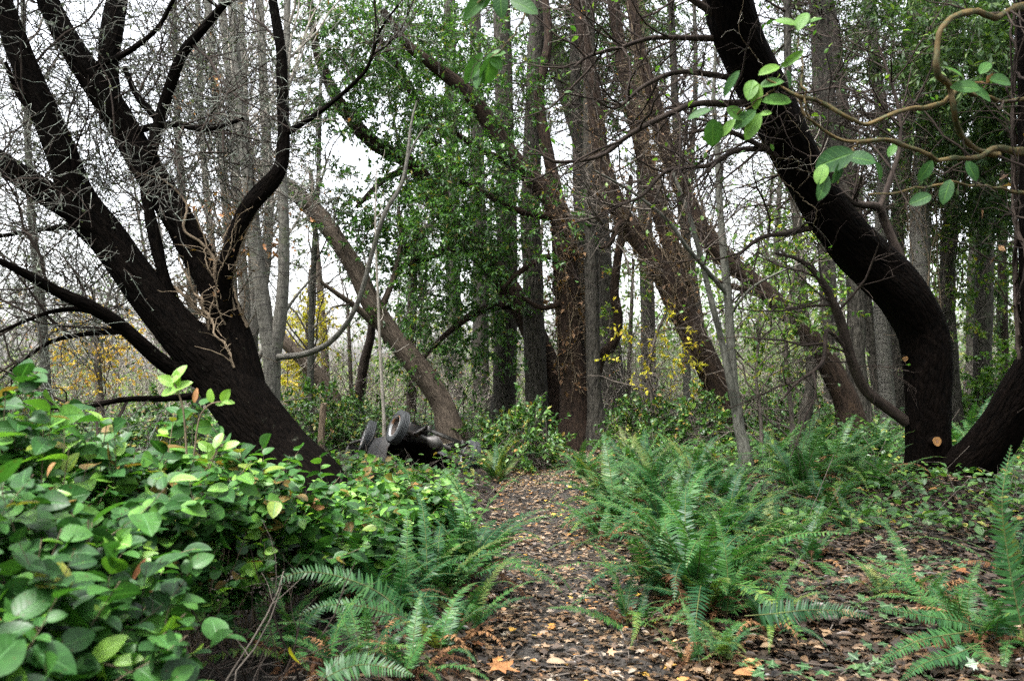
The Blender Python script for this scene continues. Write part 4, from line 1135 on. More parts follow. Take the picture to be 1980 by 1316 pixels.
# bare trees making the lace of twigs against the sky
for lb, st, tw, sd_ in [
    ('bare twiggy tree behind the pale alder poles at the upper left', [(380, 740, 20, 14), (370, 560, 18, 14), (350, 350, 15, 14), (340, 150, 12, 14), (335, -40, 9, 14)],
     [(340, 80, 14, 90, 80, 1.2, 49), (430, 180, 14, 80, 90, 1.2, 49), (300, 260, 14, 90, 80, 1.2, 42), (400, 400, 14, 90, 70, 1.1, 42), (480, 480, 14, 70, 60, 1, 35), (520, 330, 14, 60, 80, 1, 32), (500, 100, 14, 60, 90, 1, 35)], 157),
    ('bare lichen-grey tree behind the leftmost stems of the black tree', [(90, 760, 20, 13), (80, 600, 18, 13), (60, 400, 15, 13), (50, 150, 11, 13), (45, -40, 8, 13)],
     [(40, 130, 13, 90, 90, 1.2, 39), (140, 240, 13, 90, 90, 1.2, 42), (60, 400, 13, 90, 80, 1.1, 35), (220, 420, 13, 70, 70, 1, 32), (100, 540, 13, 110, 60, 1.1, 49), (260, 580, 13, 70, 60, 1, 32)], 158),
    ('bare twiggy tree filling the sky between the central trunks and the black trunk', [(1330, 760, 16, 19), (1325, 560, 14, 19), (1335, 350, 12, 19), (1345, 150, 9, 19), (1340, -40, 7, 19)],
     [(1330, 100, 19, 70, 90, 1.3, 42), (1400, 250, 19, 70, 80, 1.3, 42), (1300, 250, 19, 60, 80, 1.2, 35), (1420, 420, 19, 60, 70, 1.2, 32), (1180, 330, 19, 60, 80, 1.2, 28), (1640, 150, 19, 80, 90, 1.3, 35), (1720, 300, 19, 60, 90, 1.3, 35)], 159),
    ('bare twiggy tree over the wreck left of the evergreen crown', [(600, 760, 14, 18), (604, 560, 12, 18), (615, 350, 9, 18), (620, 150, 6, 18)],
     [(600, 330, 18, 70, 80, 1.2, 39), (640, 470, 18, 70, 70, 1.2, 35), (570, 180, 18, 70, 80, 1.2, 35), (580, 560, 18, 60, 50, 1, 28), (700, 230, 18, 60, 60, 1, 21)], 160)]:
    make_tree('bare_tree', lb, 'tree', [st], M['sapling'], (), None, [(30, (.6, 2.0), (25, 60), .06, .2)], M['twig_lichen'] if sd_ in (157, 158) else M['twig'], seed=sd_, sides=8, K=30, grow_t=(.2, 1), twigblobs=tw, lichen=6, twig_m0=M['twig'], group='bare twiggy trees')
# bent bare poles behind the wreck
make_tree('bare_pole', 'thin pale bare pole standing upright left of the leaning grey-brown tree', 'dead tree', [[(742, 800, 7, 14.5), (736, 700, 6, 14.5), (731, 580, 5, 14.5), (726, 440, 3.5, 14.5), (728, 330, 2, 14.5)]], M['twig_pale'], (), None,
          [(10, (.2, .7), (30, 70), .05, .25)], M['twig_pale'], seed=151, sides=8)
make_tree('dead_tree', 'fallen reddish trunk slanting down behind the grey alder trunk', 'dead tree', [[(640, 760, 30, 20), (605, 715, 28, 20), (565, 675, 26, 20), (530, 640, 22, 20)]], M['leaning'], (), None, (), None, seed=152, sides=10)
make_tree('dead_tree', 'short dark crooked trunk left of the leaning grey-brown tree in the thicket', 'dead tree', [[(695, 760, 20, 20), (705, 700, 19, 20), (716, 655, 17, 20), (720, 610, 12, 20)]], M['twig_dark'], (), None,
          [(10, (.3, .9), (30, 70), .05, .25)], M['twig'], seed=153, sides=10)
make_tree('bare_pole', 'straight ochre pole rising behind the yellow-leaved tree', 'dead tree', [[(632, 780, 17, 24), (625, 640, 15, 24), (612, 480, 12, 24), (600, 330, 8, 24)]], M['leaning'], (), None,
          [(14, (.5, 1.4), (30, 60), .05, .2), (60, (.3, .8), (30, 60), 0, .25, {'rmin': .003})], M['twig'], seed=154, sides=8)


# ---------------------------------------------------------------- the far wood and the thicket
def build_far():
    rng = np.random.default_rng(201)
    # bare thicket, head high and more, filling the middle distance
    mb = MB(M['twig'], M['twig_pale'], M['understory'], M['dry'])
    n = 1300
    y = rng.uniform(19, 36, n)
    x = rng.uniform(-.72, .72, n) * y
    s = np.abs(x - path_x(y))
    ok = (s > 1.2) | (y > 24)
    x, y = x[ok], y[ok]
    n = len(x)
    pos = np.stack([x, y, ground_z(x, y) - .05], 1)
    d = nrm(np.stack([rng.normal(0, .35, n), rng.normal(0, .35, n), np.ones(n)], 1))
    l = rng.uniform(1.2, 3.2, n) * (1 + .5 * (y > 27))
    pts = [pos]
    for q in range(5):
        d = nrm(d + rng.normal(0, .16, (n, 3)) + np.array([0, 0, -.04]))
        pts.append(pts[-1] + d * (l / 5)[:, None])
    P0 = np.stack(pts, 1)
    R0 = np.repeat(rng.uniform(.006, .016, n)[:, None], 6, 1) * np.linspace(1, .4, 6)
    mb.add(*_t(tubes(P0, R0, 4)))
    P1, R1 = grow(P0, R0, 9000, (.4, 1.3), (25, 75), 4, up=.02, wig=.28, rng=rng, t=(.15, 1), rmin=.004)
    mb.add(*_t(tubes(P1, R1, 3), 1))
    P2, R2 = grow(P1, R1, 22000, (.2, .7), (25, 75), 3, up=.0, wig=.3, rng=rng, t=(.1, 1), rmin=.0035)
    q = rng.uniform(0, 1, len(P2)) < .5
    mb.add(*_t(tubes(P2[q], R2[q], 3), 1))
    mb.add(*_t(tubes(P2[~q], R2[~q], 3), 0))
    leaves_on(mb, P2, 15000, (.05, .11), rng, mat=2)
    leaves_on(mb, P2, 2500, (.05, .11), rng, mat=3)
    tag(mb.build('thicket'), 'grey bare-twigged thicket filling the middle distance behind the trunks', 'thicket', kind='stuff')
    # the wood that closes the view
    mb = MB(M['fir'], M['twig'], M['needle'], M['evergreen'], M['alder'], M['understory'])
    n = 46
    y = rng.uniform(34, 75, n)
    x = rng.uniform(-.75, .75, n) * y
    hgt = np.where(x / y < -.12, rng.uniform(6, 14, n), rng.uniform(14, 24, n))
    pts = [np.stack([x, y, ground_z(x, y) - .2], 1)]
    d = nrm(np.stack([rng.normal(0, .17, n), rng.normal(0, .1, n), np.ones(n)], 1))
    for q in range(9):
        d = nrm(d + rng.normal(0, .05, (n, 3)))
        pts.append(pts[-1] + d * (hgt / 9)[:, None])
    P0 = np.stack(pts, 1)
    R0 = rng.uniform(.06, .20, n)[:, None] * np.linspace(1, .35, 10)
    half = n // 2
    mb.add(*_t(tubes(P0[:half], R0[:half], 8), 0))
    mb.add(*_t(tubes(P0[half:], R0[half:] * .8, 8), 1))
    P1, R1 = grow(P0, R0, 5200, (.8, 3.0), (45, 90), 5, up=.0, wig=.18, rng=rng, t=(.12, 1), rmin=.008)
    mb.add(*_t(tubes(P1, R1, 3), 1))
    P2, R2 = grow(P1, R1, 14000, (.4, 1.3), (25, 70), 3, up=-.05, wig=.3, rng=rng, t=(.1, 1), rmin=.006)
    mb.add(*_t(tubes(P2, R2, 3), 1))
    con = P2[(P2[:, 0, 0] / P2[:, 0, 1]) > -.2]
    leaves_on(mb, con, 26000, (.14, .34), rng, tpl=NEEDLE, mat=2, droop=.6)
    leaves_on(mb, P2, 14000, (.10, .22), rng, mat=5, rh=.9)
    # more twiggy foliage closing the right-hand side
    m = 26000
    yy = rng.uniform(30, 60, m)
    xx = rng.uniform(.08, .75, m) * yy
    zz = ground_z(xx, yy) + rng.uniform(0, 1, m) ** 1.4 * (yy * .17)
    keep = np.sin(xx * .9 + zz * .8) * np.sin(zz * 1.3 - xx * .4 + yy * .2) > -.35
    pos = np.stack([xx, yy, zz], 1)[keep]
    m = len(pos)
    place(mb, LEAF_LO, pos, nrm(rng.normal(0, 1, (m, 3))), nrm(rng.normal(0, .5, (m, 3)) + [0, 0, 1]), rng.uniform(.14, .34, m), rng.uniform(0, .85, m), 5)
    # the wood round behind the viewer: unseen leaf cards added to block low skylight
    m = 30000
    th = rng.uniform(math.radians(35), math.radians(325), m)
    rr = rng.uniform(13, 26, m)
    pos = np.stack([np.sin(th) * rr, np.cos(th) * rr, rng.uniform(0, 11, m)], 1)
    pos = pos[np.abs(pos[:, 0]) > pos[:, 1] * .66 + 1.0]
    m = len(pos)
    place(mb, LEAF_LO, pos, nrm(rng.normal(0, 1, (m, 3))), nrm(rng.normal(0, .7, (m, 3)) + [0, 0, 1]), rng.uniform(.32, .7, m), rng.uniform(0, .8, m), 3)
    # low evergreen understorey at the foot of it
    m = 17000
    yy = rng.uniform(30, 60, m)
    xx = rng.uniform(-.75, .75, m) * yy
    hh = (.3 + np.where(xx > -4, 4.6, 2.8) * (0.5 + .5 * np.sin(xx * .5 + 1) * np.sin(xx * .23 + yy * .3)))
    zz = ground_z(xx, yy) + hh * rng.uniform(0, 1, m)
    pos = np.stack([xx, yy, zz], 1)
    place(mb, LEAF_LO, pos, nrm(rng.normal(0, 1, (m, 3))), nrm(rng.normal(0, .5, (m, 3)) + [0, 0, 1]), rng.uniform(.2, .45, m), rng.uniform(0, .9, m), 5)
    tag(mb.build('far_wood'), 'mass of distant trunks and dark foliage closing the view', 'woodland', kind='stuff')
    # ground cover of the middle distance
    mb = MB(M['cover'], M['twig'], M['dry'])
    m = 60000
    yy = 7.0 + 22 * rng.uniform(0, 1, m) ** 1.1
    xx = rng.uniform(-.66, .66, m) * yy
    s = xx - path_x(yy)
    hmax = .10 + .55 * np.clip(.5 + .5 * np.sin(xx * 1.7 + .8 * np.sin(yy * .9)) * np.sin(yy * 1.3 + xx * .6), 0, 1)
    hmax = hmax * sm((np.abs(s) - .55) / .9) * (.35 + .65 * sm((yy - 10) / 4))
    dens = sm((np.abs(s) - .5) / .6) * np.where((s > 0) & (yy < 11.5), .45, 1.0) * np.where((s < 0) & (yy < 11) & (xx > -3), .8, 1)
    car = np.exp(-(((xx + 2.3) / 1.6) ** 2 + ((yy - 14.5) / 1.7) ** 2))
    dens = dens * (1 - sm(car * 1.8))
    ok = rng.uniform(0, 1, m) < dens
    xx, yy, hmax = xx[ok], yy[ok], hmax[ok]
    m = len(xx)
    zz = ground_z(xx, yy) + hmax * rng.uniform(0.1, 1, m) ** .6 + .02
    pos = np.stack([xx, yy, zz], 1)
    a = rng.uniform(0, 6.28, m)
    place(mb, LEAF_MID, pos, np.stack([np.cos(a), np.sin(a), rng.normal(-.1, .3, m)], 1), nrm(np.stack([rng.normal(0, .4, m), rng.normal(-.15, .4, m), np.ones(m)], 1)), rng.uniform(.05, .12, m), rng.uniform(0, 1, m) ** 1.25, 0, rng.uniform(.9, 1.3, m))
    k = 2600
    i = rng.integers(0, m, k)
    st = np.stack([np.stack([xx[i], yy[i], ground_z(xx[i], yy[i])], 1), pos[i] + rng.normal(0, .03, (k, 3)), pos[i] + rng.normal(0, .2, (k, 3)) + [0, 0, .12]], 1)
    mb.add(*_t(tubes(st, np.full((k, 3), .003), 3), 1))
    tag(mb.build('ground_cover'), 'carpet of trailing bramble and low green leaves under the trees', 'ground cover', kind='stuff')
    # ivy sprigs over the litter on the right
    mb = MB(M['ivy'])
    m = 2300
    yy = 3.2 + 8 * rng.uniform(0, 1, m)
    xx = path_x(yy) + .8 + rng.uniform(0, 1, m) * (yy * .6)
    cl = np.sin(xx * 4.1 + yy) * np.sin(yy * 3.3 - xx)
    ok = cl > -.1
    xx, yy = xx[ok], yy[ok]
    m = len(xx)
    a = rng.uniform(0, 6.28, m)
    pos = np.stack([xx, yy, ground_z(xx, yy) + rng.uniform(.03, .10, m)], 1)
    place(mb, MAPLE, pos, np.stack([np.cos(a), np.sin(a), rng.normal(-.1, .2, m)], 1), nrm(np.stack([rng.normal(0, .3, m), rng.normal(-.1, .3, m), np.ones(m)], 1)), rng.uniform(.04, .085, m), rng.uniform(0, 1, m))
    tag(mb.build('ivy_cover'), 'dark ivy leaves creeping over the litter right of the path', 'ivy', kind='stuff')


build_far()


# ---------------------------------------------------------------- ferns
def frond_pieces(mb, curve, normal, pin, rng, pairs=34, mb_r=1, dead=False, ragged=.0, tone=None):
    """a fern frond along curve (K,3); normal (3,) or (K,3) faces up; pin = longest pinna in metres"""
    c = spline(curve, pairs + 6)
    T = nrm(np.gradient(c, axis=0))
    nn = nrm(np.broadcast_to(normal, c.shape) - (np.broadcast_to(normal, c.shape) * T).sum(1, keepdims=True) * T)
    sd_ = np.cross(T, nn)
    L = np.linalg.norm(np.diff(c, axis=0), axis=1).sum()
    r = np.linspace(.0045, .0010, len(c)) * max(.5, min(1.3, L))
    mb.add(*_t(tubes(c[None], r[None], 4), mb_r))
    i0 = 6
    idx = np.arange(i0, len(c))
    v = (idx - i0) / (len(c) - 1 - i0)
    plen = pin * (np.minimum(1, .72 + v * 1.4)) * np.clip((1 - v) ** .62, .05, 1)
    pw = L / pairs * .44
    for side in (-1, 1):
        n = len(idx)
        jit = rng.normal(0, .10, (n, 3)) * (2.2 if dead else 1)
        ax = nrm(sd_[idx] * side + T[idx] * (.22 + .35 * v[:, None]) + nn[idx] * (.10 - (.55 if dead else .25) * rng.uniform(0, 1, (n, 1))) + jit)
        up = nrm(nn[idx] + rng.normal(0, .16, (n, 3)) * (2.5 if dead else 1))
        ln = plen * rng.uniform(.88, 1.08, n)
        keep = rng.uniform(0, 1, n) >= ragged
        s = nrm(np.cross(ax, up))
        u = np.cross(s, ax)
        rows = [(0, .45), (.12, 1.0), (.5, .85), (.82, .5), (1.0, .06)]
        V = []
        for (t_, w_) in rows:
            dz = -(.5 if dead else .16) * t_ * t_
            cc = c[idx] + ax * (ln * t_)[:, None] + u * (ln * dz)[:, None] * (.6)
            V.append(cc - s * (pw * w_ * np.clip((1 - v * .55), .3, 1))[:, None])
            V.append(cc + s * (pw * w_ * np.clip((1 - v * .55), .3, 1))[:, None])
        V = np.stack(V, 1)[keep]
        m = len(V)
        f = np.array([(0, 1, 3, 2), (2, 3, 5, 4), (4, 5, 7, 6), (6, 7, 9, 8)])
        Fq = (np.arange(m)[:, None, None] * 10 + f[None]).reshape(-1, 4)
        tone = rng.uniform(0, 1) if tone is None else tone
        A = np.zeros((m, 10, 3))
        A[:, :, 2] = np.clip(tone + rng.normal(0, .12, (m, 1)), 0, 1)
        A[:, :, 1] = np.linspace(0, 1, 10)[None]
        mb.add(V.reshape(-1, 3), Fq, 0, A.reshape(-1, 3))


def arc(bend, start, rng, sway=.12, n=9):
    """unit-length arching curve in the XZ plane, starting at angle start (deg above horizontal)"""
    a = math.radians(start)
    p = np.zeros(3)
    out = [p.copy()]
    sy = rng.normal(0, sway)
    for k in range(n):
        a -= math.radians(bend) / n * (.5 + 1.0 * k / n)
        p = p + np.array([math.cos(a), sy * k / n * .6, math.sin(a)]) / n
        out.append(p.copy())
    return np.array(out)


FR = {'green': [], 'yellow': [], 'dead': []}
_fr = np.random.default_rng(301)
for kind, cnt in (('green', 14), ('yellow', 3), ('dead', 6)):
    for k in range(cnt):
        m_ = {'green': 'fern', 'yellow': 'fern_yellow', 'dead': 'fern_dead'}[kind]
        mb = MB(M[m_], M['rachis_dead' if kind == 'dead' else 'rachis'])
        if kind == 'dead':
            cv = arc(_fr.uniform(120, 190), _fr.uniform(30, 65), _fr, .25)
        else:
            cv = arc(_fr.uniform(50, 125), _fr.uniform(42, 78), _fr, .2)
        T = nrm(np.gradient(cv, axis=0))
        nn = nrm(np.cross(np.array([0, -1., 0]), T))
        nn = nrm(np.array([-T[:, 2], np.zeros(len(T)), T[:, 0]]).T)
        frn = spline(np.hstack([cv, nn]), 44 + 6)[:, 3:]
        frond_pieces(mb, cv, frn, _fr.uniform(.095, .130) if kind != 'dead' else .08, _fr, 44, dead=kind == 'dead', ragged=.0 if kind != 'dead' else .25)
        FR[kind].append(mb.mesh('frond'))


def fern(px, d, size, n, label, seed, yellow=0., dead=4, lean=None, spread=360, group='sword ferns', lift=0.):
    rng = np.random.default_rng(seed)
    b = P(px, 0, d)
    x, y = b[0], d
    z = float(ground_z(x, y)) + lift
    root = thing('sword_fern', (x, y, z), label, 'fern', group)
    a0 = rng.uniform(0, 360)
    n = int(n * 1.55)
    for k in range(n + dead):
        kind = 'dead' if k >= n else ('yellow' if rng.uniform() < yellow * .6 else 'green')
        me = FR[kind][rng.integers(len(FR[kind]))]
        o = bpy.data.objects.new('frond' if kind != 'dead' else 'dead_frond', me)
        C.objects.link(o)
        o.parent = root
        if lean is None:
            az = a0 + 360 * k / max(n, 1) * 1.0 + rng.normal(0, 14)
        else:
            az = lean + rng.uniform(-.5, .5) * spread
        if kind == 'dead':
            az = rng.uniform(0, 360)
        inner = (k % 3 == 0)
        s = 1.08 * size * rng.uniform(.75, 1.1) * (.8 if kind == 'dead' else 1)
        o.scale = (s, s * rng.choice([-1, 1]), s)
        o.rotation_euler = (rng.normal(0, .16), rng.normal(-.22 if inner else .12, .14), math.radians(az))
        o.location = (rng.normal(0, .04), rng.normal(0, .04), rng.uniform(-.02, .04))
        if kind == 'yellow':
            o['label'] = 'yellowing frond'
        elif kind == 'dead':
            o['label'] = 'brown withered frond'
    return root


FERNS = [
    (905, 5.7, .82, 17, 'full green fern at the left edge of the trail, under the wrecked car', 0.05, 6),
    (850, 5.0, .62, 13, 'drooping fern with narrow fronds on the left bank just below the full green fern', .15, 6),
    (770, 4.6, .55, 10, 'fern sending bright fronds leftward under the glossy shrubs', .0, 7),
    (815, 6.6, .70, 9, 'upright fern with a tall frond standing before the right wheel of the wreck', .0, 2),
    (1345, 5.4, 1.02, 24, 'largest fern of the picture, right of the trail with upright blue-green fronds', .0, 9),
    (1290, 6.6, .88, 17, 'fern overhanging the trail edge behind the largest fern', .04, 7),
    (1190, 8.3, .95, 20, 'broad fern clump on the right bank where the trail narrows', .08, 8),
    (1265, 9.3, .9, 16, 'yellowish fern behind the broad clump where the trail narrows', .25, 5),
    (1345, 10.2, .85, 15, 'fern in front of the slim grey double-stemmed tree', .12, 5),
    (1440, 8.0, .8, 15, 'fern halfway between the largest fern and the black trunk', .05, 6),
    (1545, 9.6, 1.05, 20, 'wide dark green fern left of the black trunk', .03, 6),
    (1620, 10.8, .95, 17, 'fern behind the wide dark green one, close to the black trunk', .05, 5),
    (1690, 9.4, .8, 14, 'low fern at the left foot of the black trunk', .05, 4),
    (1480, 12.0, .85, 14, 'fern behind the slim grey double-stemmed tree', .15, 4),
    (1590, 13.2, .85, 13, 'fern in front of the foot of the long rust-brown leaning trunk', .1, 4),
    (1690, 12.6, .85, 13, 'fern behind the thin curved side stem of the black trunk', .1, 4),
    (1885, 11.8, 1.1, 18, 'tall fern in the gap between the black trunk and its right-hand stem', .03, 4),
    (1950, 13.5, 1.0, 15, 'fern deep in the shade beyond the right-hand stem of the black trunk', .03, 3),
    (1850, 14.0, .9, 12, 'small fern seen just past the black trunk on its right', .05, 3),
    (962, 12.6, .75, 15, 'pale yellow-green fern beside the right wheel of the wreck at the trail', .55, 3),
    (1130, 12.2, .75, 13, 'fern at the far bend of the trail on its right side', .3, 4),
    (1215, 13.4, .8, 13, 'fern with russet fronds behind the bend of the trail', .35, 6),
    (1290, 12.8, .75, 12, 'fern right of the russet one behind the bend of the trail', .2, 4),
    (600, 13.0, .8, 13, 'fern left of the wreck by the wooden post', .1, 2),
    (1395, 4.4, .36, 8, 'small fern near the lower end of the largest fern', .1, 9),
    (1480, 4.7, .42, 7, 'little fern with upright tips at the front of the litter right of the trail', .15, 6),
    (1565, 6.4, .62, 7, 'sparse fern with one pale frond lying over the litter', .0, 5),
    (1700, 5.1, .45, 5, 'dried fern tuft in the litter between trail and right edge', .1, 9),
    (1850, 4.4, .62, 9, 'fern with fronds lying flat in the lower right corner', .05, 8),
    (1960, 5.6, .7, 8, 'fern behind the tall single frond at the right edge', .1, 5),
    (700, 3.95, .5, 7, 'dead brown fern under the bright frond at the bottom of the picture', .0, 10),
    (860, 4.25, .5, 7, 'half-withered fern on the left brink of the trail near the bottom', .2, 10),
    (640, 3.7, .45, 5, 'mostly brown fern heap under the bright frond at the bottom edge', .1, 12),
    (1215, 5.0, .5, 8, 'half-brown fern leaning into the trail from the foot of the largest fern', .2, 10),
    (1400, 6.9, .8, 14, 'blue-green fern right behind the largest fern', .0, 5),
    (1160, 7.4, .6, 9, 'small fern with a dark root stool on the right trail edge', .1, 8),
    (1240, 10.8, .8, 13, 'feathery fern between the trail bend and the slim grey tree', .15, 4),
    (1500, 7.2, .6, 8, 'loose fern over the litter between the largest fern and the wide dark one', .05, 6),
    (1390, 9.0, .85, 14, 'fern left of the foot of the slim grey double-stemmed tree, nearer the viewer', .08, 5),
    (1640, 7.6, .6, 7, 'small fern in the litter left of the black trunk foot', .0, 5),
    (1760, 12.8, .8, 10, 'fern hidden behind the foot of the black trunk', .05, 3),
    (800, 3.75, .42, 5, 'withered fern tuft at the left brink of the trail, bottom of the picture', .1, 14),
    (735, 4.9, .6, 9, 'fern under the shrubs above the bank of dead fronds', .1, 8),
    (905, 4.75, .5, 8, 'low fern hanging over the earth bank on the left of the trail', .15, 9),
    (1325, 4.35, .4, 4, 'brown collapsed fern on the right brink of the trail near the bottom', .1, 14),
    (1385, 5.0, .6, 8, 'fern with many withered fronds below the largest fern', .1, 14),
    (1290, 5.6, .7, 10, 'fern spilling toward the trail at the left foot of the largest fern', .05, 8),
    (1420, 5.9, .75, 11, 'fern right against the right side of the largest fern', .0, 6),
    (1165, 9.6, .7, 11, 'fern at the right trail edge just before the bend', .15, 4),
    (1310, 8.0, .85, 13, 'dark fern in the middle of the thicket of ferns right of the trail', .0, 5),
    (1590, 8.6, .8, 11, 'fern with low spreading fronds in front of the wide dark one', .0, 6),
    (1790, 5.0, .5, 5, 'brown fern with few green fronds behind the flat yellow-green pair', .1, 12),
    (1935, 4.3, .5, 6, 'fern at the right edge near the foot of the tall single frond', .1, 10),
    (560, 4.1, .55, 8, 'shaded fern in the dark hollow under the glossy shrubs', .0, 5),
]
for k, (px, d, sz, n, lb, ye, de) in enumerate(FERNS):
    fern(px, d, sz, n, lb, 400 + k, ye, de)


def frond_thing(label, fr):
    """single fronds standing out, given along pixel curves: [(px,py,d)...], pinna px, roll"""
    p0 = P(*fr[0][0][0])
    root = thing('sword_fern', (p0[0], p0[1], float(ground_z(p0[0], p0[1]))), label, 'fern', 'sword ferns')
    for k, (pts, pin, nrm_, pairs) in enumerate(fr):
        rng = np.random.default_rng(900 + k + int(pts[0][0]))
        c = np.array([P(*p) for p in pts])
        mb = MB(M['fern'], M['rachis'])
        frond_pieces(mb, c, nrm(np.array(nrm_, float)), pin / F * pts[0][2], rng, pairs, tone=.12 if 'level' in label else .5)
        mb.build('frond', root)


frond_thing('tall single upright frond at the right edge in front of the black trunk', [([(1985, 1250, 3.6), (1962, 1150, 3.6), (1945, 1050, 3.6), (1938, 960, 3.6), (1955, 862, 3.65)], 46, (0.1, -1, .35), 46)])
frond_thing('blue-green frond lying level in the lower right with its tip towards the trail side', [([(1440, 1190, 4.3), (1500, 1185, 4.25), (1570, 1178, 4.2), (1640, 1182, 4.1), (1690, 1195, 4.05)], 32, (.05, -.95, .35), 44)])
frond_thing('pair of yellow-green fronds arching left in the lower right corner', [
    ([(1905, 1212, 4.2), (1850, 1200, 4.15), (1790, 1190, 4.1), (1730, 1180, 4.05), (1690, 1178, 4.0)], 26, (0, -.8, .8), 38),
    ([(1880, 1220, 4.1), (1820, 1228, 4.0), (1770, 1240, 3.9), (1720, 1268, 3.8), (1685, 1300, 3.7)], 26, (-.1, -.8, .8), 38),
    ([(1900, 1240, 4.0), (1850, 1262, 3.95), (1790, 1280, 3.85), (1740, 1316, 3.7)], 24, (-.1, -.7, .8), 30)])
frond_thing('bright frond spread at the bottom edge left of the trail', [([(600, 1330, 3.4), (650, 1298, 3.45), (700, 1284, 3.45), (750, 1290, 3.4), (800, 1306, 3.35)], 36, (0, -.85, .6), 30),
                                                                        ([(610, 1325, 3.4), (640, 1290, 3.5), (690, 1275, 3.5), (730, 1270, 3.5)], 26, (0, -.85, .6), 26)])
frond_thing('arched bright frond reaching left under the glossy shrubs beside the trail', [([(800, 1210, 4.3), (740, 1150, 4.3), (670, 1118, 4.25), (600, 1105, 4.2), (545, 1118, 4.15), (508, 1160, 4.1)], 34, (0, -.8, .7), 44),
                                                                                         ([(830, 1230, 4.3), (760, 1190, 4.25), (690, 1170, 4.2), (620, 1172, 4.15), (560, 1200, 4.1)], 30, (0, -.8, .7), 40)])
frond_thing('drooping pale frond hanging over the trail edge above the earth bank', [([(850, 1110, 4.9), (870, 1090, 4.8), (890, 1078, 4.7), (905, 1075, 4.65)], 22, (0, -.8, .7), 20),
                                                                                   ([(840, 1120, 4.9), (830, 1140, 4.7), (836, 1180, 4.5), (850, 1215, 4.4)], 22, (0, -.9, .4), 20)])

print('ferns done')


# ---------------------------------------------------------------- salal shrubs of the left bank
def salal(px, py, d, rad, nst, label, seed, low=.62, size=(.055, .095), young=.06, bright=0., leaves=11, group='glossy shrubs on the left bank'):
    """an arching evergreen shrub whose top shows at pixel (px, py)"""
    rng = np.random.default_rng(seed)
    top = P(px, py, d)
    gx, gy = top[0], top[1]
    gz = float(ground_z(gx, gy))
    H_ = max(.25, top[2] - gz)
    root = thing('salal_shrub', (gx, gy, gz), label, 'shrub', group)
    n = nst
    a = rng.uniform(0, 6.28, n)
    rr = rad * np.sqrt(rng.uniform(0, 1, n))
    end = np.stack([gx + rr * np.cos(a), gy + rr * np.sin(a), gz + H_ * (1 - .36 * (rr / rad) ** 2) * rng.uniform(.50, 1.10, n)], 1)
    bs = np.stack([gx + rr * .35 * np.cos(a), gy + rr * .35 * np.sin(a), np.full(n, gz - .03)], 1)
    mid = (bs + end) / 2 + np.stack([-.12 * rr * np.cos(a), -.12 * rr * np.sin(a), .08 * H_ + 0 * rr], 1) + rng.normal(0, .03, (n, 3))
    t = np.linspace(0, 1, 8)[None, :, None]
    ST = (1 - t) ** 2 * bs[:, None] + 2 * t * (1 - t) * mid[:, None] + t ** 2 * end[:, None] + rng.normal(0, .008, (n, 8, 3))
    SR = np.repeat((np.linspace(.0045, .0018, 8))[None], n, 0)
    sb = MB(M['vine'])
    sb.add(*_t(tubes(ST, SR, 5)))
    P1, R1 = grow(ST, SR, n * 3, (.12, .34), (30, 70), 5, up=.10, wig=.16, rng=rng, t=(low, 1.0), rmin=.0014)
    sb.add(*_t(tubes(P1, R1, 4)))
    sb.build('stem', root)
    lb = MB(M['salal'], M['young'])
    N1 = len(P1)
    size = (size[0] * 1.0, size[1] * 1.12)
    # alternate leaves along each shoot, blades turned to the light
    for src, cnt in ((P1, leaves), (ST[:, 5:], 7)):
        n1 = len(src)
        K = src.shape[1]
        tt = (np.arange(cnt)[None] + rng.uniform(0, .8, (n1, cnt))) / cnt * (K - 1) * .999
        k = tt.astype(int)
        fr = (tt - k)[..., None]
        ii = np.arange(n1)[:, None]
        pos = (src[ii, k] * (1 - fr) + src[ii, np.minimum(k + 1, K - 1)] * fr).reshape(-1, 3)
        tan = nrm(src[ii, np.minimum(k + 1, K - 1)] - src[ii, k]).reshape(-1, 3)
        m = len(pos)
        sgn = np.tile(np.where(np.arange(cnt) % 2 == 0, 1, -1), n1)[:, None]
        sdv = nrm(np.cross(tan, np.array([0, 0, 1.])) + 1e-3)
        ax = nrm(sdv * sgn + tan * .5 + rng.normal(0, .35, (m, 3)) + np.array([0, 0, -.10]))
        up = nrm(np.array([0, -.25, 1.]) + rng.normal(0, .48, (m, 3)))
        sz = rng.uniform(size[0] * .75, size[1] * 1.08, m)
        tone = np.clip(rng.beta(1.6, 1.9, m) + bright, 0, .97)
        yg = rng.uniform(0, 1, m) < young
        place(lb, LEAF_HI, pos[~yg], ax[~yg], up[~yg], sz[~yg], tone[~yg], 0, rng.uniform(.9, 1.15, (~yg).sum()))
        place(lb, LEAF_HI, pos[yg], ax[yg], up[yg], sz[yg] * .8, rng.uniform(0, 1, yg.sum()), 1, rng.uniform(.9, 1.1, yg.sum()))
    lb.build('foliage', root)
    return root


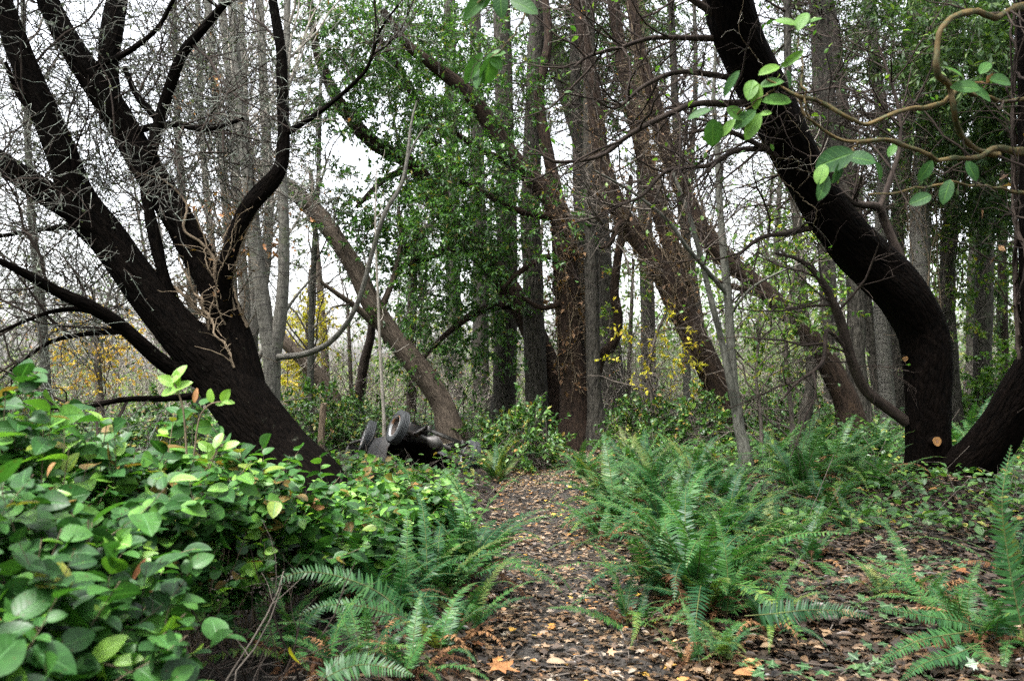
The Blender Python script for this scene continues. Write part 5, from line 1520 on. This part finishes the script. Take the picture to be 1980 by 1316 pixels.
SAL = [
    (20, 775, 3.0, .50, 26, 'glossy shrub filling the left edge below the low dark branches', .05, .08),
    (170, 800, 3.5, .50, 26, 'glossy shrub with pale upper leaves, second from the left edge', .12, .14),
    (310, 792, 3.9, .48, 26, 'glossy shrub under the lime-green sprig in front of the black multi-stemmed trunk', .14, .18),
    (420, 862, 4.3, .45, 24, 'glossy shrub with lime tips directly before the leaning black trunk', .16, .14),
    (250, 890, 3.5, .48, 26, 'dense glossy shrub with broad blades in the middle of the left bank', .04, .04),
    (60, 900, 2.3, .42, 22, 'close blurred shrub low at the left edge', .02, .0),
    (520, 930, 4.7, .44, 24, 'glossy grey-green shrub at the foot of the leaning black trunk', .05, .04),
    (420, 975, 4.5, .44, 24, 'dark glossy shrub overhanging the hollow of bare twigs', .03, -.05),
    (610, 985, 5.2, .46, 24, 'glossy shrub right of the leaning black trunk foot', .08, .06),
    (700, 945, 6.6, .50, 24, 'bright leafy shrub in front of the wreck', .22, .16),
    (790, 960, 6.4, .45, 20, 'bright leafy shrub between the wreck and the full green fern', .2, .14),
    (640, 1040, 5.2, .40, 20, 'dark shrub above the arched bright frond', .04, -.04),
    (740, 1010, 5.3, .42, 20, 'leafy shrub left of the full green fern', .12, .08),
    (690, 925, 8.8, .50, 20, 'yellow-green shrub growing against the near end of the wreck', .25, .2),
    (120, 1020, 2.4, .34, 18, 'shaded glossy shrub in the lower left', .02, -.04),
    (750, 915, 10.6, .50, 16, 'yellow-green shrub swallowing the middle of the wreck', .25, .2),
    (815, 965, 10.2, .40, 12, 'leafy shrub before the axle of the wreck', .2, .16),
    (655, 925, 10.8, .45, 14, 'leafy shrub before the open left end of the wreck', .2, .12),
    (10, 1080, 1.9, .30, 14, 'very near blurred shrub in the bottom left corner', .0, .02),
    (90, 1215, 2.0, .26, 11, 'small near shrub with a lime sprig at the bottom left', .0, .0),
]
for k, (px, py, d, rad, nst, lb, yg, br) in enumerate(SAL):
    salal(px, py, d, rad, nst, lb, 600 + k, young=yg, bright=br)


def sprig(label, stem, lvs, d, seed, m='young'):
    rng = np.random.default_rng(seed)
    s = stem_pts([(a, b, w_, d) for a, b, w_ in stem])
    s = root_down(s, 1.0) if False else s
    root = thing('salal_sprig', tuple(s[0, :3]), label, 'sprig', 'sprigs standing out of the shrubs')
    q = spline(s, 14)
    mb = MB(M['vine'])
    mb.add(*_t(tubes(q[None, :, :3], q[None, :, 3], 6)))
    mb.build('stem', root)
    lb = MB(M[m])
    for l in lvs:
        leaf_px(lb, *l, d, rng, tilt=.35)
    lb.build('foliage', root)


sprig('lime-green sprig rising in front of the black multi-stemmed trunk', [(362, 900, 5), (358, 830, 4), (352, 780, 3.5), (340, 750, 3), (332, 725, 2)],
      [(345, 722, 44, 60, .9, .7), (325, 736, 42, 150, .9, .8), (352, 745, 40, 30, .9, .9), (325, 757, 44, 185, .8, .6), (342, 735, 38, 95, .8, .9)], 3.7, 701)
sprig('two lime leaves on a thin shoot against the black multi-stemmed trunk', [(375, 880, 4), (385, 810, 3), (405, 782, 3), (430, 776, 2)],
      [(407, 765, 28, 100, 1.1, .9), (435, 765, 32, 50, 1.0, .8), (442, 777, 24, 0, .8, .7), (425, 780, 26, 180, .6, .4)], 3.7, 702)
sprig('lime sprig of oval leaves in the bottom left corner', [(300, 1330, 5), (245, 1295, 4), (180, 1280, 4), (120, 1290, 3)],
      [(208, 1253, 78, 40, .85, .9), (247, 1275, 56, 12, .75, .7), (196, 1302, 66, 265, .95, .7), (135, 1278, 66, 175, .6, .3), (240, 1297, 24, 350, .9, .4)], 2.0, 703)
sprig('lime tip at the end of a shoot over the leaning black trunk foot', [(400, 920, 4), (415, 880, 3), (425, 860, 2)],
      [(445, 860, 36, 25, .9, .9), (422, 850, 38, 80, .9, .8), (408, 872, 36, 290, .8, .8), (395, 862, 36, 150, .9, .6)], 3.8, 704)


def caught(label, lvs, d, seed, m='dry', nm='withered_leaf'):
    rng = np.random.default_rng(seed)
    mb = MB(M[m])
    for l in lvs:
        leaf_px(mb, *l, d, rng, tilt=.6)
    tag(mb.build(nm), label, 'leaf', 'single leaves standing out')


caught('tan withered leaf hanging in the hollow, left of the lime sprig stem', [(256, 1142, 44, 255, .8, .75)], 2.9, 741)
caught('curled tan leaf hanging in the hollow, the upper of the middle pair', [(287, 1143, 40, 320, .5, .85)], 2.9, 742)
caught('torn pale tan leaf hanging in the hollow, the rightmost one', [(325, 1165, 52, 310, .5, .95)], 2.9, 743)
caught('dark brown folded leaf above the tan withered leaves of the hollow', [(268, 1100, 48, 65, .4, .15)], 2.9, 744)
caught('salmon-brown leaf caught among the glossy shrubs near the left edge', [(96, 908, 40, 60, .8, .95)], 2.6, 745)
caught('little brown curled leaf beside the two lime leaves on the black trunk', [(378, 764, 30, 80, .6, .7)], 3.7, 746)
caught('brown withered leaf on the shrubs at the foot of the leaning black trunk', [(612, 975, 44, 330, .9, .8)], 4.6, 747)
caught('yellow spotted leaf in the dark hollow at the bottom', [(568, 1268, 44, 290, 1.0, .35)], 3.2, 748, 'yellow')
caught('orange-yellow leaf on top of the glossy shrubs left of the arched frond', [(495, 955, 20, 330, .9, .9)], 4.0, 749, 'yellow')

# bare twigs in the dark hollow at lower left
def twig_tangle(label, px, py, d, n, rad, seed, mname='twig_pale'):
    rng = np.random.default_rng(seed)
    c = P(px, py, d)
    gz = float(ground_z(c[0], c[1]))
    root = thing('dead_shrub', (c[0], c[1], gz), label, 'dead shrub', 'bare dead shrubs')
    pos = np.stack([c[0] + rng.normal(0, rad * .3, n), c[1] + rng.normal(0, rad * .3, n), np.full(n, gz)], 1)
    d_ = nrm(np.stack([rng.normal(0, .9, n), rng.normal(-.2, .6, n), rng.uniform(.4, 1.2, n)], 1))
    pts = [pos]
    l = rng.uniform(.35, .8, n)
    for q in range(6):
        d_ = nrm(d_ + rng.normal(0, .22, (n, 3)))
        pts.append(pts[-1] + d_ * (l / 6)[:, None])
    P0 = np.stack(pts, 1)
    R0 = np.repeat(np.linspace(.005, .002, 7)[None], n, 0)
    mb = MB(M[mname])
    mb.add(*_t(tubes(P0, R0, 5)))
    P1, R1 = grow(P0, R0, n * 5, (.1, .4), (25, 70), 5, rng=rng, wig=.2, rmin=.0012)
    mb.add(*_t(tubes(P1, R1, 4)))
    P2, R2 = grow(P1, R1, n * 8, (.05, .2), (25, 70), 4, rng=rng, wig=.2, rmin=.001)
    mb.add(*_t(tubes(P2, R2, 3)))
    mb.build('branch', root)


twig_tangle('bare pale twigs in the dark hollow at the bottom left', 380, 1250, 3.0, 7, .5, 711, 'twig')
twig_tangle('bare brown twigs under the dark overhanging shrub', 490, 1150, 3.7, 8, .5, 712, 'twig_dark')
twig_tangle('grey dead twigs behind the lime sprig in the bottom corner', 300, 1210, 2.6, 6, .4, 713, 'twig_dark')

# dead and coloured leaves caught singly: curled brown leaves in the hollow, big leaves on the path
ONE = [('maple_leaf', 'large tan maple leaf lying at the bottom of the trail', 970, 1293, .15, 'dry', 0.6, True, 40),
       ('maple_leaf', 'rust-brown maple leaf on the left side of the trail', 915, 1243, .11, 'dry', .2, True, 100),
       ('fallen_leaf', 'pale round leaf lying in the middle of the trail', 1128, 1156, .075, 'litter', .86, False, 10),
       ('fallen_leaf', 'yellow-orange leaf on the trail below its middle', 992, 1220, .08, 'litter', .98, False, 70),
       ('fallen_leaf', 'white-grey leaf at the right side of the lower trail', 1270, 1270, .075, 'litter', .88, False, 60),
       ('fallen_leaf', 'grey curled leaf at the bottom right of the trail', 1075, 1283, .10, 'litter', .82, False, 5),
       ('fallen_leaf', 'pale leaf left of the middle of the trail', 950, 1155, .07, 'litter', .92, False, 140),
       ('fallen_leaf', 'round brown leaf upper of the two at the bottom right of the trail', 1455, 1288, .12, 'dry', .9, False, 20),
       ('fallen_leaf', 'round brown leaf lower of the two at the bottom right of the trail', 1442, 1305, .12, 'dry', .7, False, 160),
       ('fallen_leaf', 'rusty leaf in the litter before the black trunk', 1858, 1105, .10, 'dry', .2, True, 30),
       ('fallen_leaf', 'grey-white folded leaf in the litter before the black trunk', 1745, 1065, .10, 'litter', .92, False, 15)]
for k, (nm, lb, px, py, sz, mn, tone, mp, an) in enumerate(ONE):
    rng = np.random.default_rng(720 + k)
    d = CAM_H / ((py - HORIZON) / F)
    for _ in range(6):
        q = P(px, py, d)
        d = (CAM_H - float(ground_z(q[0], q[1])) - .05) / ((py - HORIZON) / F)
    q = P(px, py, d)
    mb = MB(M[mn])
    a = math.radians(an)
    place(mb, MAPLE if mp else LEAF_OVAL, q - np.array([math.cos(a), math.sin(a), 0]) * sz * .5 + [0, 0, .012], np.array([math.cos(a), math.sin(a), .08]), nrm(np.array([rng.normal(0, .3), -.3, 1])), sz, tone, 0, .95)
    tag(mb.build(nm), lb, 'leaf', 'single leaves standing out')
# ---------------------------------------------------------------- the overturned wreck
def box(mb, c, half, rot, m=0, bev=.01):
    """bevelled box: centre c, half sizes, rotation rows"""
    h = np.asarray(half, float)
    b = min(bev, h.min() * .45)
    V, idx = [], {}
    for sx in (-1, 1):
        for sy in (-1, 1):
            for sz in (-1, 1):
                for k in range(3):
                    v = np.array([sx * h[0], sy * h[1], sz * h[2]])
                    for j in range(3):
                        if j != k:
                            v[j] -= np.sign(v[j]) * b
                    idx[(sx, sy, sz, k)] = len(V)
                    V.append(v)
    fq, ft = [], []
    for k in range(3):
        i, j = [q for q in range(3) if q != k]
        for s in (-1, 1):
            q = []
            for a, b_ in ((-1, -1), (1, -1), (1, 1), (-1, 1)):
                t_ = [0, 0, 0]
                t_[k] = s
                t_[i] = a
                t_[j] = b_
                q.append(idx[(*t_, k)])
            fq.append(q)
    for e in range(3):
        i, j = [q for q in range(3) if q != e]
        for a in (-1, 1):
            for b_ in (-1, 1):
                t1 = [0, 0, 0]
                t1[i], t1[j] = a, b_
                lo, hi = list(t1), list(t1)
                lo[e], hi[e] = -1, 1
                fq.append([idx[(*lo, i)], idx[(*lo, j)], idx[(*hi, j)], idx[(*hi, i)]])
    for sx in (-1, 1):
        for sy in (-1, 1):
            for sz in (-1, 1):
                ft.append([idx[(sx, sy, sz, k)] for k in range(3)])
    V = np.asarray(c) + np.array(V) @ np.asarray(rot)
    mb.add(V, [np.array(fq), np.array(ft)], m)


def lathe(mb, c, ax, prof, n=36, m=0):
    ax = nrm(np.asarray(ax, float))
    s = nrm(np.cross(ax, np.array([0, 0, 1.])))
    u = np.cross(s, ax)
    th = np.linspace(0, 2 * math.pi, n, endpoint=False)
    V = np.concatenate([np.asarray(c) + ax * h + (np.cos(th)[:, None] * s + np.sin(th)[:, None] * u) * r for h, r in prof])
    i = np.arange(n)
    fs = [np.stack([k * n + i, k * n + (i + 1) % n, (k + 1) * n + (i + 1) % n, (k + 1) * n + i], 1) for k in range(len(prof) - 1)]
    mb.add(V, np.vstack(fs), m)


def rod(mb, a, b, r, sides=8, m=0, mids=()):
    q = spline(np.array([a, *mids, b], float), 10 if not mids else 20)
    mb.add(*_t(tubes(q[None], np.full((1, len(q)), r), sides), m))


def build_wreck():
    A = P(770, 826, 14.1)
    B = P(907, 882, 14.7)
    lat = nrm(B - A)                                   # across the car, down to the right and away
    fwd = np.array([-.66, .80, -.14])
    fwd = nrm(fwd - (fwd @ lat) * lat)                 # towards its far left end
    up = np.cross(lat, fwd)
    if up[2] < 0:
        up = -up
    rot = np.stack([lat, fwd, up])
    tr = np.linalg.norm(B - A)
    mid = (A + B) / 2
    wb = 1.25
    W = lambda a, b, c: mid + lat * a + fwd * b + up * c
    base = W(0, wb / 2, -.5)
    root = thing('wrecked_car', (base[0], base[1], float(ground_z(base[0], base[1]))), 'overturned rusted wreck of an old car with its wheels in the air beside the trail', 'car wreck')
    hw = tr / 2
    # body tub: floor pan above, sides going down, arches cut over the wheels
    bb = MB(M['wreck'])
    ys = np.linspace(.30, wb + .75, 40)
    rows = []
    for y in ys:
        nearw = min(abs(y), abs(y - wb))
        archz = -.02 if nearw > .36 else .0
        inset = .12 if nearw < .36 else 0.
        taper = 1 - .22 * sm((abs(y - wb / 2) - wb / 2 - .1) / .65)
        e = (hw + .02 - inset) * taper
        top = -.10 - .06 * sm((abs(y - wb / 2) - wb / 2 - .2) / .5)
        sec = [(-e - .02, -.62), (-e - .05, -.30), (-e, top), (-e + .10, top + .03), (-.22, top + .03), (-.16, top + .09), (.16, top + .09), (.22, top + .03), (e - .10, top + .03), (e, top), (e + .05, -.30), (e + .02, -.62)]
        rows.append([W(a, y, c) for a, c in sec])
    V = np.array(rows)
    k, m = V.shape[:2]
    i = np.arange(k - 8)[:, None] * m + np.arange(m - 1)[None]          # the last stretch (near end) stays open
    bb.add(V.reshape(-1, 3), np.stack([i, i + 1, i + m + 1, i + m], -1).reshape(-1, 4))
    bb.build('body', root)
    # open bay at the near left end: dark box with a raised lip
    y0, y1 = wb + .24, wb + .75
    ob = MB(M['wreck'])
    box(ob, W(-hw + .34, (y0 + y1) / 2, -.32), (.015, (y1 - y0) / 2 + .1, .28), rot)
    for yy in (y0 - .10, y1 + .08):
        box(ob, W(-hw + .16, yy, -.32), (.17, .015, .28), rot)
    box(ob, W(-hw + .16, (y0 + y1) / 2, -.61), (.17, (y1 - y0) / 2 + .1, .015), rot)
    box(ob, W(0.05, (y0 + y1) / 2, -.05), (hw - .12, (y1 - y0) / 2 + .08, .018), rot)
    ob.build('engine_bay', root)
    lp = MB(M['wreck_lip'])
    q = spline(np.array([W(-hw - .01, y0 - .10, -.60), W(-hw - .01, y0 - .10, -.10), W(-hw - .01, y0 - .02, -.04), W(-hw - .01, y1, -.04), W(-hw - .01, y1 + .08, -.12), W(-hw - .01, y1 + .08, -.60), W(-hw - .01, (y0 + y1) / 2, -.64), W(-hw - .01, y0 - .10, -.60)]), 80)
    lp.add(*_t(tubes(q[None], np.full((1, 80), .026), 8)))
    lp.build('bay_lip', root)
    bp = MB(M['rim'])
    q = spline(np.array([W(-hw - .16, y1 - .45, -.52), W(-hw - .10, y1 + .12, -.50), W(-.2, y1 + .24, -.47), W(.3, y1 + .2, -.47), W(hw + .02, y1 + .1, -.45)]), 40)
    bp.add(*_t(tubes(q[None], np.full((1, 40), .035), 8)))
    bp.build('bumper', root)
    for sx in (-1, 1):
        r_ = MB(M['wreck_lip'])
        box(r_, W(sx * .33, wb / 2, .06), (.04, wb / 2 + .42, .04), rot)
        r_.build('frame_rail', root)
    for k, y in enumerate((0, wb)):
        a_ = MB(M['wreck_lip'])
        rod(a_, W(-hw + .05, y, 0), W(hw - .05, y, 0), .038, 10)
        lathe(a_, W(.0, y, 0), lat, [(-.17, .03), (-.12, .06), (-.04, .11), (.04, .11), (.12, .06), (.17, .03)], 18)
        a_.build('axle', root)
        for sx in (-1, 1):
            s_ = MB(M['wreck_lip'])
            rod(s_, W(sx * .40, y - .42, .06), W(sx * .40, y + .42, .06), .024, 6, 0, (W(sx * .40, y, -.0),))
            s_.build('leaf_spring', root)
    for y in (-.36, .55, 1.3):
        c_ = MB(M['wreck_lip'])
        box(c_, W(0, y, .055), (.29, .03, .028), rot)
        c_.build('cross_member', root)
    d_ = MB(M['wreck'])
    rod(d_, W(0, 0, .02), W(.05, wb, .04), .035, 10)
    d_.build('drive_shaft', root)
    e_ = MB(M['hub'])
    rod(e_, W(.24, .35, .07), W(.22, wb + .2, .06), .022, 8, 0, (W(.26, .8, .10),))
    lathe(e_, W(.25, .8, .10), fwd, [(-.26, .022), (-.22, .065), (.22, .065), (.26, .022)], 16)
    e_.build('exhaust_pipe', root)
    t_ = MB(M['wreck'])
    box(t_, W(-.26, .34, .10), (.20, .17, .14), rot, 0, .03)
    t_.build('fuel_tank', root)
    for (sx, y, steer, lift) in ((-1, 0, 0, 0), (1, 0, .0, 0), (-1, wb, .25, 0), (1, wb, .25, -.02)):
        c = W(sx * hw, y, lift)
        ax = nrm(lat * sx + fwd * steer)
        wr = MB(M['hub'])
        lathe(wr, c, ax, [(-.10, .03), (-.08, .12), (-.02, .12), (.0, .05)], 24)
        wh = wr.build('wheel', root)
        tb = MB(M['rubber'])
        R_ = .29
        prof = [(-.060, .175), (-.075, .19), (-.082, .225), (-.075, .255), (-.06, .286)]
        for g_ in (-.045, -.015, .015, .045):
            prof += [(g_ - .010, R_), (g_ + .006, R_), (g_ + .008, R_ - .008), (g_ + .016, R_ - .008)]
        prof += [(.062, .286), (.075, .262), (.082, .225), (.075, .19), (.060, .175), (.05, .170), (-.05, .170), (-.060, .175)]
        lathe(tb, c, ax, prof, 48)
        tb.build('tyre', wh)
        rb = MB(M['rim'], M['hub'])
        lathe(rb, c, ax, [(.066, .190), (.078, .184), (.078, .176), (.060, .168), (.045, .160)], 40)
        lathe(rb, c, ax, [(.045, .160), (.0, .145), (-.01, .09), (.012, .075), (.022, .05), (.022, .012), (.021, .0)], 40, 1)
        lathe(rb, c, ax, [(-.066, .183), (-.070, .174), (-.05, .165), (-.02, .155), (.0, .14)], 40)
        for q in range(5):
            aa = q * 2 * math.pi / 5
            s_ = nrm(np.cross(ax, np.array([0, 0, 1.])))
            u_ = np.cross(s_, ax)
            lathe(rb, c + (math.cos(aa) * s_ + math.sin(aa) * u_) * .062 + ax * .018, ax, [(0, .010), (.018, .010), (.020, .0)], 6, 1)
        rb.build('rim', wh)
        if sx == -1 and y == 0:
            wh['label'] = 'wheel with a pale rim turned to the left'


build_wreck()


def build_post():
    b = P(622, 842, 15.6)
    g = float(ground_z(b[0], b[1]))
    top = P(626, 780, 15.6)
    q = np.array([[b[0] - .03, b[1], g - .2], [b[0], b[1], (g + top[2]) / 2], [top[0], top[1], top[2]]])
    s = spline(q, 20)
    mb = MB(M['post'])
    mb.add(*_t(tubes(s[None], np.full((1, 20), .062) * np.linspace(1.1, .9, 20), 14, .05, np.random.default_rng(5))))
    c = s[-1]
    th = np.linspace(0, 6.283, 12, endpoint=False)
    V = np.concatenate([c + np.stack([np.cos(th) * .055, np.sin(th) * .055, .004 + .012 * np.sin(th * 2)], 1), [c + [0, 0, .012]]])
    i = np.arange(12)
    mb.add(V, np.stack([i, (i + 1) % 12, np.full(12, 12)], 1))
    tag(mb.build('wooden_post'), 'short weathered wooden post standing behind the left end of the wreck', 'post')


build_post()


# bramble mounds of the middle distance
def mound(label, px, py, d, rpx, rpy, rd, n, mname, size, seed, tw='twig', group='leafy mounds in the middle distance'):
    rng = np.random.default_rng(seed)
    c = P(px, py, d)
    g = float(ground_z(c[0], c[1]))
    root = thing('bramble_bush', (c[0], c[1], g), label, 'bush', group)
    top = c[2] + rpy / F * d
    hz = top - g
    rad = np.array([rpx / F * d, rd, hz])
    Pc, Rc = sprays(rng, (c[0], c[1], g), rad, n, (.2, .55), .2, 3, .004, .35)
    Pc = Pc[(Pc[:, 0, 2] > g)]
    Rc = Rc[:len(Pc)]
    st = MB(M[tw])
    st.add(*_t(tubes(Pc, Rc, 3)))
    k = min(len(Pc), 120)
    base = np.array([c[0], c[1], g]) + rng.normal(0, .25, (k, 3)) * np.array([1, 1, 0])
    e = Pc[:k, 0]
    canes = np.stack([base, (base + e) / 2 + [0, 0, .15], e], 1)
    st.add(*_t(tubes(canes, np.full((k, 3), .005), 4)))
    st.build('cane', root)
    lb = MB(M[mname], M[mname])
    leaves_on(lb, Pc, n * 9, size, rng, tpl=LEAF_MID, mat=1, upb=1.2)
    lb.build('foliage', root)


MOUNDS = [('dense bramble mound behind the wooden post and the wreck', 610, 790, 17.0, 70, 40, 1.2, 420, 'cover', (.06, .11), 801),
          ('bramble mound behind the pale-rimmed wheel of the wreck', 700, 800, 17.8, 60, 30, 1.0, 280, 'cover', (.06, .11), 802),
          ('bright bush at the trail bend in front of the central trunks', 1020, 830, 14.5, 60, 42, .9, 340, 'cover', (.06, .11), 803),
          ('bramble bush between the wreck and the trail bend', 945, 835, 17.2, 60, 24, .9, 240, 'cover', (.06, .11), 804),
          ('green bush below the lemon-yellow sapling', 1240, 800, 15.5, 70, 34, 1.0, 360, 'cover', (.06, .11), 805),
          ('green bush at the foot of the forked vine-clad trunk', 1350, 790, 14.8, 55, 30, .9, 260, 'cover', (.06, .11), 806),
          ('green bush in the clearing at the far right edge', 1935, 710, 17.0, 80, 36, 1.2, 380, 'bright', (.07, .13), 807),
          ('green bush behind the wide fern left of the black trunk', 1520, 770, 15.5, 80, 34, 1.1, 340, 'cover', (.06, .11), 808),
          ('dark bush left of the grey alder trunk behind the black tree', 500, 800, 15.0, 50, 30, .9, 200, 'evergreen', (.06, .11), 809),
          ('olive bush behind the low left branches of the black tree', 330, 790, 13.0, 70, 40, 1.0, 260, 'cover', (.06, .11), 810),
          ('olive bush behind the glossy shrubs at the left edge', 60, 790, 13.0, 90, 40, 1.0, 260, 'cover', (.06, .11), 811)]
for q in MOUNDS:
    mound(*q)
print('objects', len(bpy.data.objects), 'verts', sum(len(m.vertices) for m in bpy.data.meshes))
